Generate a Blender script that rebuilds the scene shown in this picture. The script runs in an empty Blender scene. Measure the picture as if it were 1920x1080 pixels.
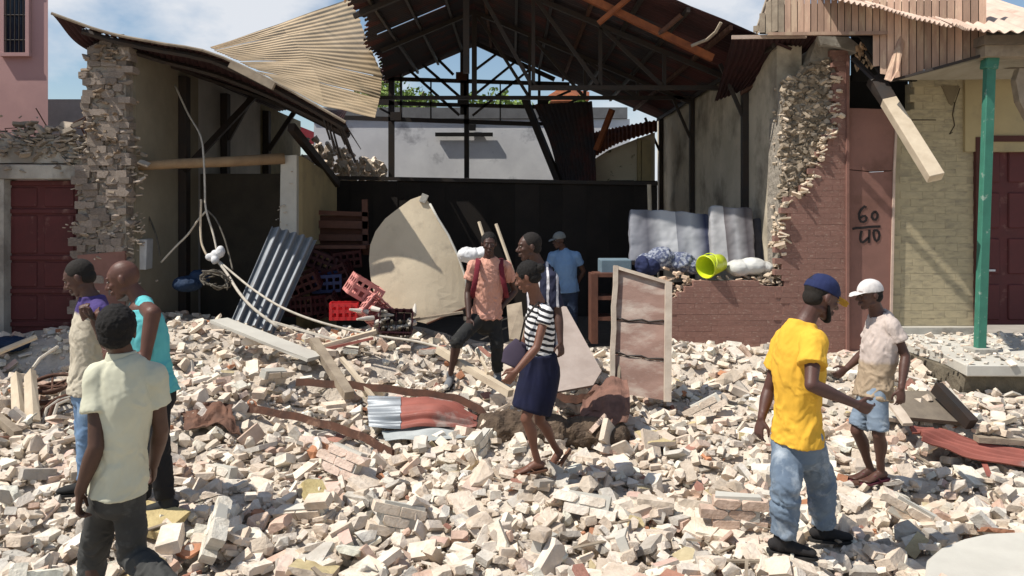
import bpy, bmesh, math, random
import numpy as np
from mathutils import Vector, Matrix, Euler
random.seed(7); RNG = np.random.default_rng(7)
SC = bpy.context.scene
COL = SC.collection
R = math.radians

# ------------------------------------------------------------------ camera
FPX, CX, HY, CAMZ = 1450.0, 960.0, 400.0, 2.1
cam_d = bpy.data.cameras.new("camera"); cam = bpy.data.objects.new("camera", cam_d); COL.objects.link(cam)
cam.location = (0, 0, CAMZ); cam.rotation_euler = (R(90), 0, 0)
cam_d.sensor_width = 36; cam_d.lens = FPX / 1920 * 36
cam_d.shift_y = -(540 - HY) / 1920
cam_d.clip_start = 0.1; cam_d.clip_end = 2000
SC.camera = cam
# ------------------------------------------------------------------ light
SUN_DIR = Vector((-0.52, -0.17, 0.85)).normalized()      # towards the sun
sun_el = math.asin(SUN_DIR.z); sun_az = math.atan2(SUN_DIR.x, SUN_DIR.y)
w = bpy.data.worlds.new("World"); SC.world = w; w.use_nodes = True
nt = w.node_tree; nt.nodes.clear()
def _n(nt, t, **k):
    n = nt.nodes.new(t)
    for a, b in k.items(): setattr(n, a, b)
    return n
sky = _n(nt, 'ShaderNodeTexSky', sky_type='NISHITA', sun_disc=False)
sky.sun_elevation = sun_el; sky.sun_rotation = sun_az; sky.air_density = 1.15; sky.dust_density = 0.35; sky.ozone_density = 1.6
bg = _n(nt, 'ShaderNodeBackground'); bg.inputs[1].default_value = 0.10
wo = _n(nt, 'ShaderNodeOutputWorld')
tc = _n(nt, 'ShaderNodeTexCoord')
mp = _n(nt, 'ShaderNodeMapping'); mp.inputs['Scale'].default_value = (1.0, 1.0, 1.9); mp.inputs['Location'].default_value = (0.35, 0.2, 0.1)
no = _n(nt, 'ShaderNodeTexNoise'); no.inputs['Scale'].default_value = 2.7; no.inputs['Detail'].default_value = 7; no.inputs['Roughness'].default_value = 0.55
rp = _n(nt, 'ShaderNodeValToRGB'); rp.color_ramp.elements[0].position = 0.50; rp.color_ramp.elements[1].position = 0.62
mx = _n(nt, 'ShaderNodeMixRGB'); mx.inputs[2].default_value = (6.6, 6.9, 7.4, 1)
L = nt.links.new
L(tc.outputs['Generated'], mp.inputs['Vector']); L(mp.outputs[0], no.inputs['Vector']); L(no.outputs['Fac'], rp.inputs[0])
L(rp.outputs[0], mx.inputs[0]); L(sky.outputs[0], mx.inputs[1]); L(mx.outputs[0], bg.inputs[0]); L(bg.outputs[0], wo.inputs[0])
sd = bpy.data.lights.new("sun", 'SUN'); sd.energy = 5.0; sd.angle = R(0.5); sd.color = (1.0, 0.945, 0.86)
so = bpy.data.objects.new("sun", sd); COL.objects.link(so); so.location = (-8, -2, 20)
so.rotation_euler = SUN_DIR.to_track_quat('Z', 'Y').to_euler()
SC.view_settings.view_transform = 'Standard'; SC.view_settings.look = 'None'
SC.view_settings.exposure = 0.2; SC.view_settings.gamma = 1.0; SC.view_settings.use_curve_mapping = False

# ------------------------------------------------------------------ helpers
def P(px, py, Y): return Vector(((px - CX) / FPX * Y, Y, CAMZ - (py - HY) / FPX * Y))
def PP(lst): return [P(*a) for a in lst]

_MC = {}
def mat(name, col, col2=None, scale=5.0, rough=0.85, bump=0.3, bscale=45.0, metal=0.0, attr=False, rnd=0.0, spec=0.3,
        col3=None, scale3=1.3, lo3=0.5, hi3=0.62, stretch=(1, 1, 1), lo=0.35, hi=0.65, bump2=0.0, bscale2=8.0, bdist=0.01):
    """Principled: two noise-mixed colours, an optional third in blotches (wear, stains), optional per-piece colour."""
    if name in _MC: return _MC[name]
    m = bpy.data.materials.new(name); m.use_nodes = True; nt = m.node_tree; N = nt.nodes; Lk = nt.links.new
    bs = N['Principled BSDF']; bs.inputs['Roughness'].default_value = rough; bs.inputs['Metallic'].default_value = metal
    bs.inputs['Specular IOR Level'].default_value = spec
    tc = N.new('ShaderNodeTexCoord'); mp = N.new('ShaderNodeMapping'); mp.inputs['Scale'].default_value = stretch
    Lk(tc.outputs['Object'], mp.inputs[0])
    src = mp.outputs[0]
    if rnd or attr:
        oi = N.new('ShaderNodeObjectInfo'); ad = N.new('ShaderNodeVectorMath'); ad.operation = 'ADD'
        sc_ = N.new('ShaderNodeMath'); sc_.operation = 'MULTIPLY'; sc_.inputs[1].default_value = 37.0
        Lk(oi.outputs['Random'], sc_.inputs[0]); Lk(mp.outputs[0], ad.inputs[0]); Lk(sc_.outputs[0], ad.inputs[1]); src = ad.outputs[0]
    def noise(s, det=5, r=0.6):
        n = N.new('ShaderNodeTexNoise'); n.inputs['Scale'].default_value = s; n.inputs['Detail'].default_value = det; n.inputs['Roughness'].default_value = r
        Lk(src, n.inputs['Vector']); return n
    c2 = col2 if col2 else tuple(c * 0.78 for c in col)
    n1 = noise(scale); mr = N.new('ShaderNodeMapRange'); mr.inputs[1].default_value = lo; mr.inputs[2].default_value = hi
    Lk(n1.outputs['Fac'], mr.inputs[0])
    mx = N.new('ShaderNodeMixRGB'); mx.inputs[1].default_value = (*col, 1); mx.inputs[2].default_value = (*c2, 1); Lk(mr.outputs[0], mx.inputs[0])
    out = mx.outputs[0]
    if col3:
        n3 = noise(scale3, 7, 0.65); m3 = N.new('ShaderNodeMapRange'); m3.inputs[1].default_value = lo3; m3.inputs[2].default_value = hi3
        Lk(n3.outputs['Fac'], m3.inputs[0]); x3 = N.new('ShaderNodeMixRGB'); x3.inputs[2].default_value = (*col3, 1)
        Lk(m3.outputs[0], x3.inputs[0]); Lk(out, x3.inputs[1]); out = x3.outputs[0]
    if attr:
        at = N.new('ShaderNodeAttribute'); at.attribute_name = 'tint'; mm = N.new('ShaderNodeMixRGB'); mm.blend_type = 'MULTIPLY'; mm.inputs[0].default_value = 1
        Lk(out, mm.inputs[1]); Lk(at.outputs['Color'], mm.inputs[2]); out = mm.outputs[0]
    if rnd:
        m4 = N.new('ShaderNodeMapRange'); m4.inputs[3].default_value = 1 - rnd; m4.inputs[4].default_value = 1 + rnd
        Lk(oi.outputs['Random'], m4.inputs[0]); hs = N.new('ShaderNodeHueSaturation'); Lk(m4.outputs[0], hs.inputs['Value']); Lk(out, hs.inputs['Color']); out = hs.outputs[0]
    Lk(out, bs.inputs['Base Color'])
    if bump:
        nb = noise(bscale, 6, 0.7); bp = N.new('ShaderNodeBump'); bp.inputs['Strength'].default_value = bump; bp.inputs['Distance'].default_value = bdist
        Lk(nb.outputs['Fac'], bp.inputs['Height']); last = bp
        if bump2:
            nb2 = noise(bscale2, 4, 0.55); b2 = N.new('ShaderNodeBump'); b2.inputs['Strength'].default_value = bump2; b2.inputs['Distance'].default_value = 0.05
            Lk(nb2.outputs['Fac'], b2.inputs['Height']); Lk(bp.outputs[0], b2.inputs['Normal']); last = b2
        Lk(last.outputs[0], bs.inputs['Normal'])
    _MC[name] = m; return m

def tag(o, label=None, cat=None, group=None, kind=None):
    if label: o['label'] = label
    if cat: o['category'] = cat
    if group: o['group'] = group
    if kind: o['kind'] = kind
    elif cat: o['kind'] = 'thing'
    return o
WL = {}
def wloc(p): return WL.get(p.name, Vector((0, 0, 0))) if p else Vector((0, 0, 0))
def thing(name, label, cat, loc=(0, 0, 0), group=None):
    o = bpy.data.objects.new(name, None); COL.objects.link(o); o.empty_display_size = 0.1
    o.location = loc; WL[o.name] = Vector(loc); return tag(o, label, cat, group)
def link(name, me, m, parent, base):
    o = bpy.data.objects.new(name, me); COL.objects.link(o)
    if m is not None and not me.materials: me.materials.append(m)
    o.parent = parent; o.location = Vector(base) - wloc(parent); WL[o.name] = Vector(base); return o

class MB:
    """collects world-space geometry and builds it as one mesh object"""
    def __init__(s): s.v = []; s.f = []; s.c = []; s.tint = (1, 1, 1)
    def add(s, vs, fs, tint=None):
        b = len(s.v); s.v += [tuple(v) for v in vs]; s.f += [tuple(i + b for i in f) for f in fs]; s.c += [tint or s.tint] * len(fs); return s
    def box(s, c, size, rot=None, jit=0, tint=None):
        hx, hy, hz = [a / 2 for a in size]; vs = []
        M = rot if isinstance(rot, Matrix) else (Euler(rot).to_matrix() if rot else Matrix.Identity(3))
        for x in (-1, 1):
            for y in (-1, 1):
                for z in (-1, 1):
                    v = Vector((x * hx + random.uniform(-jit, jit), y * hy + random.uniform(-jit, jit), z * hz + random.uniform(-jit, jit)))
                    vs.append(M @ v + Vector(c))
        return s.add(vs, [(0, 1, 3, 2), (4, 6, 7, 5), (0, 4, 5, 1), (2, 3, 7, 6), (0, 2, 6, 4), (1, 5, 7, 3)], tint)
    def beam(s, p0, p1, wd, ht, up=(0, 0, 1), jit=0, segs=1, wob=0.0):
        p0, p1 = Vector(p0), Vector(p1); d = (p1 - p0).normalized(); sd = d.cross(Vector(up))
        if sd.length < 1e-3: sd = d.cross(Vector((1, 0, 0)))
        sd.normalize(); u = sd.cross(d); rings = []
        for i in range(segs + 1):
            t = i / segs; c = p0.lerp(p1, t) + (Vector((random.uniform(-wob, wob), random.uniform(-wob, wob), random.uniform(-wob, wob))) if 0 < i < segs else Vector((0, 0, 0)))
            rings.append([c + sd * (a * wd / 2 + random.uniform(-jit, jit)) + u * (b * ht / 2 + random.uniform(-jit, jit)) for a, b in ((-1, -1), (1, -1), (1, 1), (-1, 1))])
        return s.rings(rings)
    def rings(s, rings, closed=False, caps=True):
        n = len(rings[0]); vs = [v for r in rings for v in r]; fs = []; m = len(rings)
        for i in range(m - (0 if closed else 1)):
            j = (i + 1) % m
            for k in range(n): fs.append((i * n + k, i * n + (k + 1) % n, j * n + (k + 1) % n, j * n + k))
        if caps and not closed: fs.append(tuple(range(n))[::-1]); fs.append(tuple((m - 1) * n + k for k in range(n)))
        return s.add(vs, fs)
    def tube(s, pts, r, n=8, r2=None):
        pts = [Vector(p) for p in pts]; rings = []; m = len(pts); sd = None
        for i, p in enumerate(pts):
            d = (pts[min(i + 1, m - 1)] - pts[max(i - 1, 0)]).normalized()
            if sd is None: sd = d.cross(Vector((0.3, 1, 0.2)))
            sd = (sd - d * sd.dot(d)).normalized(); u = d.cross(sd); rr = r if r2 is None else r + (r2 - r) * i / (m - 1)
            rings.append([p + sd * math.cos(2 * math.pi * k / n) * rr + u * math.sin(2 * math.pi * k / n) * rr for k in range(n)])
        return s.rings(rings)
    def prism(s, poly, ext):
        """poly: 3-D outline; ext: extrusion vector"""
        n = len(poly); e = Vector(ext); vs = [Vector(p) for p in poly] + [Vector(p) + e for p in poly]
        fs = [tuple(range(n))[::-1], tuple(range(n, 2 * n))] + [(k, (k + 1) % n, n + (k + 1) % n, n + k) for k in range(n)]
        return s.add(vs, fs)
    def sheet(s, fn, nu, nv, thick=0.006, keep=None):
        """fn(u,v)->point; builds a sheet with real thickness"""
        g = np.array([[fn(i / nu, j / nv) for j in range(nv + 1)] for i in range(nu + 1)], float)
        du = np.gradient(g, axis=0); dv = np.gradient(g, axis=1); nn = np.cross(du, dv); nn /= (np.linalg.norm(nn, axis=2, keepdims=True) + 1e-9)
        k = nv + 1; N = (nu + 1) * k; top = g.reshape(-1, 3); bot = (g - nn * thick).reshape(-1, 3); fs = []; edges = {}
        for i in range(nu):
            for j in range(nv):
                if keep and not keep((i + .5) / nu, (j + .5) / nv): continue
                q = (i * k + j, (i + 1) * k + j, (i + 1) * k + j + 1, i * k + j + 1); fs.append(q); fs.append(tuple(N + a for a in q[::-1]))
                for a in range(4):
                    e = (q[a], q[(a + 1) % 4]); edges[e] = 1
        for (a, b) in list(edges):
            if (b, a) not in edges: fs.append((b, a, N + a, N + b))
        return s.add(np.vstack([top, bot]).tolist(), fs)
    def build(s, name, m, parent=None, smooth=False, bevel=0.0, label=None, cat=None, group=None, kind=None, keepbase=False):
        v = np.array(s.v, float); base = np.array([(v[:, 0].min() + v[:, 0].max()) / 2, (v[:, 1].min() + v[:, 1].max()) / 2, v[:, 2].min()])
        if keepbase: base = np.zeros(3)
        me = bpy.data.meshes.new(name); me.from_pydata((v - base).tolist(), [], s.f); me.validate(); 
        if any(c != (1, 1, 1) for c in s.c) and len(me.polygons) == len(s.c):
            a = me.attributes.new('tint', 'FLOAT_COLOR', 'FACE'); a.data.foreach_set('color', np.array([(*c, 1) for c in s.c], np.float32).ravel())
        bm = bmesh.new(); bm.from_mesh(me); bmesh.ops.recalc_face_normals(bm, faces=bm.faces[:])
        if bevel: bmesh.ops.bevel(bm, geom=bm.edges[:], offset=bevel, segments=1, affect='EDGES', clamp_overlap=True)
        bm.to_mesh(me); bm.free()
        if smooth: me.shade_smooth()
        return tag(link(name, me, m, parent, base), label, cat, group, kind)

def white_tint(me):
    a = me.attributes.new('tint', 'FLOAT_COLOR', 'FACE'); a.data.foreach_set('color', np.ones(len(me.polygons) * 4, np.float32))

def patch(rows):
    """bicubic-ish (Catmull-Rom) surface through a grid of control points: rows[v][u]"""
    G = [[Vector(p) for p in r] for r in rows]
    def cr(p, t):
        n = len(p) - 1; x = min(max(t, 0), 1) * n; i = min(int(x), n - 1); f = x - i
        a = p[max(i - 1, 0)] if i > 0 else p[0] * 2 - p[1]; b, c = p[i], p[i + 1]; d = p[i + 2] if i + 2 <= n else p[n] * 2 - p[n - 1]
        return 0.5 * ((2 * b) + (c - a) * f + (2 * a - 5 * b + 4 * c - d) * f * f + (3 * b - a - 3 * c + d) * f ** 3)
    return lambda u, v: cr([cr(r, u) for r in G], v)
def ruled(rows):
    """piecewise-linear surface: flat stiff sheets with straight edges"""
    G = [[Vector(p) for p in r] for r in rows]
    def li(p, t): n = len(p) - 1; x = min(max(t, 0), 1) * n; i = min(int(x), n - 1); return p[i].lerp(p[i + 1], x - i)
    return lambda u, v: li([li(r, u) for r in G], v)
def corr(fn, amp, per, along='v', wob=0.0, seed=0):
    """adds corrugation (ridges run along u when along=='u') to a surface function; per = number of waves"""
    e = 1e-3
    def g(u, v):
        p = Vector(fn(u, v)); n = (Vector(fn(min(u + e, 1), v)) - Vector(fn(max(u - e, 0), v))).cross(Vector(fn(u, min(v + e, 1))) - Vector(fn(u, max(v - e, 0)))).normalized()
        t = v if along == 'u' else u; o = u if along == 'u' else v
        h = amp * math.sin(2 * math.pi * per * t) + wob * (math.sin(o * 7 + seed + t * 3) + .6 * math.sin(o * 15 + seed * 2 + t * 8))
        return p + n * h
    return g

def _hash(ix, iy, iz, seed):
    h = (ix * 374761393 + iy * 668265263 + iz * 2147483647 + seed * 974711) & 0xffffffff
    h = ((h ^ (h >> 13)) * 1274126177) & 0xffffffff; return ((h ^ (h >> 16)) & 0xffff) / 65535.0
def vnoise(p, seed=0):
    """vectorised value noise, p (n,3) -> 0..1"""
    p = np.asarray(p, float); i = np.floor(p).astype(np.int64); f = p - i; f = f * f * (3 - 2 * f); r = 0
    for a in (0, 1):
        for b in (0, 1):
            for c in (0, 1):
                wgt = (f[:, 0] if a else 1 - f[:, 0]) * (f[:, 1] if b else 1 - f[:, 1]) * (f[:, 2] if c else 1 - f[:, 2])
                r = r + wgt * _hash(i[:, 0] + a, i[:, 1] + b, i[:, 2] + c, seed)
    return r
def fbm(p, seed=0, o=3):
    p = np.asarray(p, float); s = 0; a = 1; t = 0
    for k in range(o): s = s + a * vnoise(p * 2 ** k, seed + k); t += a; a *= .5
    return s / t
def in_poly(x, y, poly):
    c = False; n = len(poly); j = n - 1
    for i in range(n):
        xi, yi = poly[i]; xj, yj = poly[j]
        if (yi > y) != (yj > y) and x < (xj - xi) * (y - yi) / (yj - yi) + xi: c = not c
        j = i
    return c

# hull prototypes for broken masonry (chipped bricks, lumps, shards)
def proto(kind, seed):
    rg = random.Random(seed); bm = bmesh.new(); pts = []
    dims = {'brick': (1, .5, .3), 'half': (.56, .5, .3), 'slab': (1, .75, .16), 'chunk': (1, .8, .62), 'shard': (1, .42, .3)}[kind]
    if kind in ('brick', 'half', 'slab'):
        for x in (-1, 1):
            for y in (-1, 1):
                for z in (-1, 1):
                    c = Vector((x * dims[0] / 2, y * dims[1] / 2, z * dims[2] / 2)); k = rg.random(); ch = .03 if k < .58 else rg.uniform(.06, .28)
                    for ax in range(3):
                        q = c.copy(); q[ax] -= math.copysign(ch * rg.uniform(.6, 1.3) * (1 if dims[ax] > .4 else .6), q[ax]); pts.append(q)
    else:
        for _ in range(15):
            v = Vector((rg.gauss(0, 1), rg.gauss(0, 1), rg.gauss(0, 1))).normalized(); m_ = max(abs(v.x), abs(v.y), abs(v.z)); v = v * (0.55 + .45 / m_ * .7)
            pts.append(Vector((v.x * dims[0] / 2, v.y * dims[1] / 2, v.z * dims[2] / 2)))
    for q in pts: bm.verts.new(q)
    r = bmesh.ops.convex_hull(bm, input=bm.verts[:]); 
    for g in r.get('geom_interior', []) + r.get('geom_unused', []):
        if isinstance(g, bmesh.types.BMVert) and g.is_valid: bm.verts.remove(g)
    bmesh.ops.triangulate(bm, faces=bm.faces[:]); bmesh.ops.recalc_face_normals(bm, faces=bm.faces[:])
    bm.verts.index_update(); V = np.array([v.co[:] for v in bm.verts]); F = np.array([[v.index for v in f.verts] for f in bm.faces])
    nz = np.array([f.normal.z for f in bm.faces]); bm.free(); return V, F, nz > .85
PROTO = {k: [proto(k, i * 7 + j) for i in range(14)] for j, k in enumerate(('brick', 'half', 'slab', 'chunk', 'shard'))}
def rotmat(rx, ry, rz): return np.array(Euler((rx, ry, rz)).to_matrix())
def heap_mesh(name, inst, m, parent=None, label=None, cat=None, group=None, kind=None):
    """inst: list of (proto, scale, rot(3x3), pos, tint, facetint) -> one mesh"""
    Vs, Fs, Cs = [], [], []; b = 0
    for pr, s, Rm, pos, tint, ft in inst:
        V, F, up = pr; Vs.append((V * s) @ Rm.T + pos); Fs.append(F + b); b += len(V)
        c = np.ones((len(F), 4)); c[:, :3] = tint
        if ft is not None: c[up, :3] = ft
        Cs.append(c)
    V = np.vstack(Vs); F = np.vstack(Fs); C = np.vstack(Cs); base = np.array([V[:, 0].mean(), V[:, 1].mean(), V[:, 2].min()]); V = V - base
    me = bpy.data.meshes.new(name); me.vertices.add(len(V)); me.vertices.foreach_set('co', V.ravel().astype(np.float32))
    me.loops.add(F.size); me.loops.foreach_set('vertex_index', F.ravel().astype(np.int32)); me.polygons.add(len(F))
    me.polygons.foreach_set('loop_start', np.arange(0, F.size, 3, dtype=np.int32)); me.polygons.foreach_set('loop_total', np.full(len(F), 3, np.int32))
    me.update(calc_edges=True); a = me.attributes.new('tint', 'FLOAT_COLOR', 'FACE'); a.data.foreach_set('color', C.ravel().astype(np.float32)); me.shade_flat()
    return tag(link(name, me, m, parent, base), label, cat, group, kind)
# ------------------------------------------------------------------ people
class Body:
    """closed overlapping lofts, fused into one continuous skin by a voxel remesh"""
    def __init__(s): s.v = []; s.f = []
    def add(s, V, F): b = len(s.v); s.v += V; s.f += [tuple(i + b for i in f) for f in F]
    def ell(s, c, ax, rad, n=14):
        V = []; F = []; m = n // 2 + 2
        for i in range(1, m):
            th = math.pi * i / m
            for k in range(n):
                ph = 2 * math.pi * k / n
                q = (rad[0] * math.sin(th) * math.cos(ph), rad[1] * math.sin(th) * math.sin(ph), rad[2] * math.cos(th))
                V.append(tuple(Vector(c) + ax[0] * q[0] + ax[1] * q[1] + ax[2] * q[2]))
        for i in range(m - 2):
            for k in range(n): F.append((i * n + k, (i + 1) * n + k, (i + 1) * n + (k + 1) % n, i * n + (k + 1) % n))
        t = len(V); V.append(tuple(Vector(c) + ax[2] * rad[2])); V.append(tuple(Vector(c) - ax[2] * rad[2]))
        for k in range(n): F.append((t, k, (k + 1) % n)); F.append((t + 1, (m - 2) * n + (k + 1) % n, (m - 2) * n + k))
        s.add(V, F)
    def loft(s, pts, rad, side=None, f0=False, f1=False, n=18, sub=3):
        """pts with radii (a,b) (a along side). round or flat ends; Catmull-Rom smoothed"""
        pts = [Vector(p) for p in pts]; rad = [(r, r) if not isinstance(r, tuple) else r for r in rad]
        if len(pts) > 2 and sub > 1:
            np_, nr = [], []; m = len(pts)
            for i in range(m - 1):
                for q in range(sub):
                    f = q / sub; a = pts[i - 1] if i else pts[0] * 2 - pts[1]; b, c = pts[i], pts[i + 1]; d = pts[i + 2] if i + 2 < m else pts[-1] * 2 - pts[-2]
                    np_.append(.5 * ((2 * b) + (c - a) * f + (2 * a - 5 * b + 4 * c - d) * f * f + (3 * b - a - 3 * c + d) * f ** 3))
                    g = f * f * (3 - 2 * f); nr.append(tuple(rad[i][k] * (1 - g) + rad[i + 1][k] * g for k in (0, 1)))
            np_.append(pts[-1]); nr.append(rad[-1]); pts, rad = np_, nr
        m = len(pts); R_ = []; sd0 = Vector(side) if side is not None else None
        def ringat(c, d, a, b):
            sd = sd0 if sd0 is not None else (Vector((0, 1, 0)) if abs(d.y) < .8 else Vector((1, 0, 0)))
            sd = sd - d * sd.dot(d); sd.normalize(); u = d.cross(sd)
            return [c + sd * (math.cos(2 * math.pi * k / n) * a) + u * (math.sin(2 * math.pi * k / n) * b) for k in range(n)]
        for i, c in enumerate(pts):
            d = (pts[min(i + 1, m - 1)] - pts[max(i - 1, 0)]).normalized(); R_.append((c, d, rad[i][0], rad[i][1]))
        out = []
        if not f0:
            c, d, a, b = R_[0]; h = (a + b) / 2
            for t in (75, 50, 25): out.append(ringat(c - d * h * math.sin(R(t)), d, a * math.cos(R(t)), b * math.cos(R(t))))
        out += [ringat(*r) for r in R_]
        if not f1:
            c, d, a, b = R_[-1]; h = (a + b) / 2
            for t in (25, 50, 75): out.append(ringat(c + d * h * math.sin(R(t)), d, a * math.cos(R(t)), b * math.cos(R(t))))
        V = [tuple(v) for r in out for v in r]; F = []
        for i in range(len(out) - 1):
            for k in range(n): F.append((i * n + k, i * n + (k + 1) % n, (i + 1) * n + (k + 1) % n, (i + 1) * n + k))
        F.append(tuple(range(n))[::-1]); F.append(tuple((len(out) - 1) * n + k for k in range(n))); s.add(V, F)
    def make(s, name, m, parent, vox=0.008, it=3, fac=.5, disp=None, base=None):
        me = bpy.data.meshes.new(name + "_src"); me.from_pydata(s.v, [], s.f); me.update()
        bm = bmesh.new(); bm.from_mesh(me); bmesh.ops.recalc_face_normals(bm, faces=bm.faces[:]); bm.to_mesh(me); bm.free()
        o = bpy.data.objects.new(name + "_src", me); COL.objects.link(o)
        md = o.modifiers.new("r", 'REMESH'); md.mode = 'VOXEL'; md.voxel_size = vox; md.use_smooth_shade = True
        if it: ms = o.modifiers.new("s", 'SMOOTH'); ms.factor = fac; ms.iterations = it
        dg = bpy.context.evaluated_depsgraph_get(); dg.update(); r = bpy.data.meshes.new_from_object(o.evaluated_get(dg))
        bpy.data.objects.remove(o); bpy.data.meshes.remove(me); r.name = name
        n = len(r.vertices); co = np.empty(n * 3); r.vertices.foreach_get('co', co); co = co.reshape(-1, 3)
        if disp is not None:
            nr = np.empty(n * 3); r.vertices.foreach_get('normal', nr); co = co + nr.reshape(-1, 3) * disp(co)[:, None]
        bs = np.array([(co[:, 0].min() + co[:, 0].max()) / 2, (co[:, 1].min() + co[:, 1].max()) / 2, co[:, 2].min()]); co -= bs
        r.vertices.foreach_set('co', co.ravel()); r.update(); r.materials.clear(); r.shade_smooth()
        return link(name, r, m, parent, bs)

def folds(seed, amp=.006, sx=(9, 9, 5), tilt=0.6, zlo=None, zamp=0):
    """cloth creases: ridged anisotropic noise"""
    def f(co):
        w_ = (fbm(co * 4.5, seed + 31, 2) - .5) * .30; q = co.copy(); q[:, 2] = co[:, 2] + tilt * co[:, 0] + w_; q[:, 0] = co[:, 0] + w_ * .6; a = fbm(q * np.array(sx) * 1.3, seed, 4); r1 = 1 - np.minimum(np.abs(2 * a - 1) * 4.5, 1.6)
        b = fbm(np.stack([co[:, 0] * 7 + w_ * 8, co[:, 1] * 7, (co[:, 2] - .5 * co[:, 0] + w_) * 15], 1) + 5, seed + 9, 3); r2 = 1 - np.minimum(np.abs(2 * b - 1) * 4.5, 1.6)
        k = 0.25
        if zlo is not None: k = .15 + .75 * np.exp(-((co[:, 2] - zlo) / .13) ** 2)
        return amp * (r1 * .75 + r2 * k) + (fbm(co * 4, seed + 2, 2) - .5) * .012 + zamp
    return f
def jeanfold(seed, zs, amp=.007):
    def f(co):
        w_ = (fbm(co * 6, seed + 31, 2) - .5); q = co * np.array([8, 8, 17]); q[:, 2] += 8 * co[:, 0] + w_ * 6; q[:, 0] += w_ * 2; a = fbm(q, seed, 4); r = 1 - np.minimum(np.abs(2 * a - 1) * 4.5, 1.5); k = .25
        for z in zs: k = k + np.exp(-((co[:, 2] - z) / .09) ** 2)
        b = fbm(co * 6, seed + 4, 2) - .5
        return amp * .8 * r * np.minimum(k, 1.1) + b * .01
    return f

SKIN = {}
def skin(i, c):
    return mat('skin_%d' % i, c, tuple(a * .78 for a in c), scale=9, rough=.5, bump=.15, bscale=160, spec=.35)
def hand(b, w, d, t, sc=1.0, curl=22, n=None, thick=1.0):
    """w wrist, d direction to fingers, t direction to the thumb side; palm normal closes the fingers"""
    d = Vector(d).normalized(); t = Vector(t); t = (t - d * t.dot(d)).normalized(); nr = Vector(n) if n is not None else d.cross(t)
    nr = (nr - d * nr.dot(d) - t * nr.dot(t)).normalized()
    w = Vector(w); b.loft([w - d * .03 * sc, w + d * .02 * sc, w + d * .06 * sc, w + d * .088 * sc], [(.024 * sc, .02 * sc), (.03 * sc, .017 * sc), (.038 * sc, .0155 * sc), (.037 * sc, .013 * sc)], side=t, n=12)
    for k, (off, ln) in enumerate(((.029, .072), (.0095, .08), (-.010, .075), (-.0285, .06))):
        a = w + (d * .085 + t * off) * sc; dd = (d + t * (off * 4.2)).normalized(); an = R(curl + k * 5)
        e1 = a + (dd * math.cos(an * .6) + nr * math.sin(an * .6)) * ln * .45 * sc; e2 = e1 + (dd * math.cos(an * 1.7) + nr * math.sin(an * 1.7)) * ln * .32 * sc
        e3 = e2 + (dd * math.cos(an * 2.6) + nr * math.sin(an * 2.6)) * ln * .25 * sc; rr = .0078 * sc * thick
        b.loft([a - dd * .02 * sc, a, e1, e2, e3], [rr * 1.08, rr * 1.08, rr, rr * .93, rr * .8], n=8, sub=2)
    a = w + (d * .022 + t * .02) * sc; e1 = a + (d * .55 + t * .62 + nr * .25).normalized() * .045 * sc; e2 = e1 + (d * .9 + t * .25 + nr * .3).normalized() * .03 * sc; e3 = e2 + (d + nr * .35).normalized() * .022 * sc
    b.loft([a, e1, e2, e3], [.013 * sc, .0115 * sc, .0098 * sc, .008 * sc], n=8, sub=2)

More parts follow.
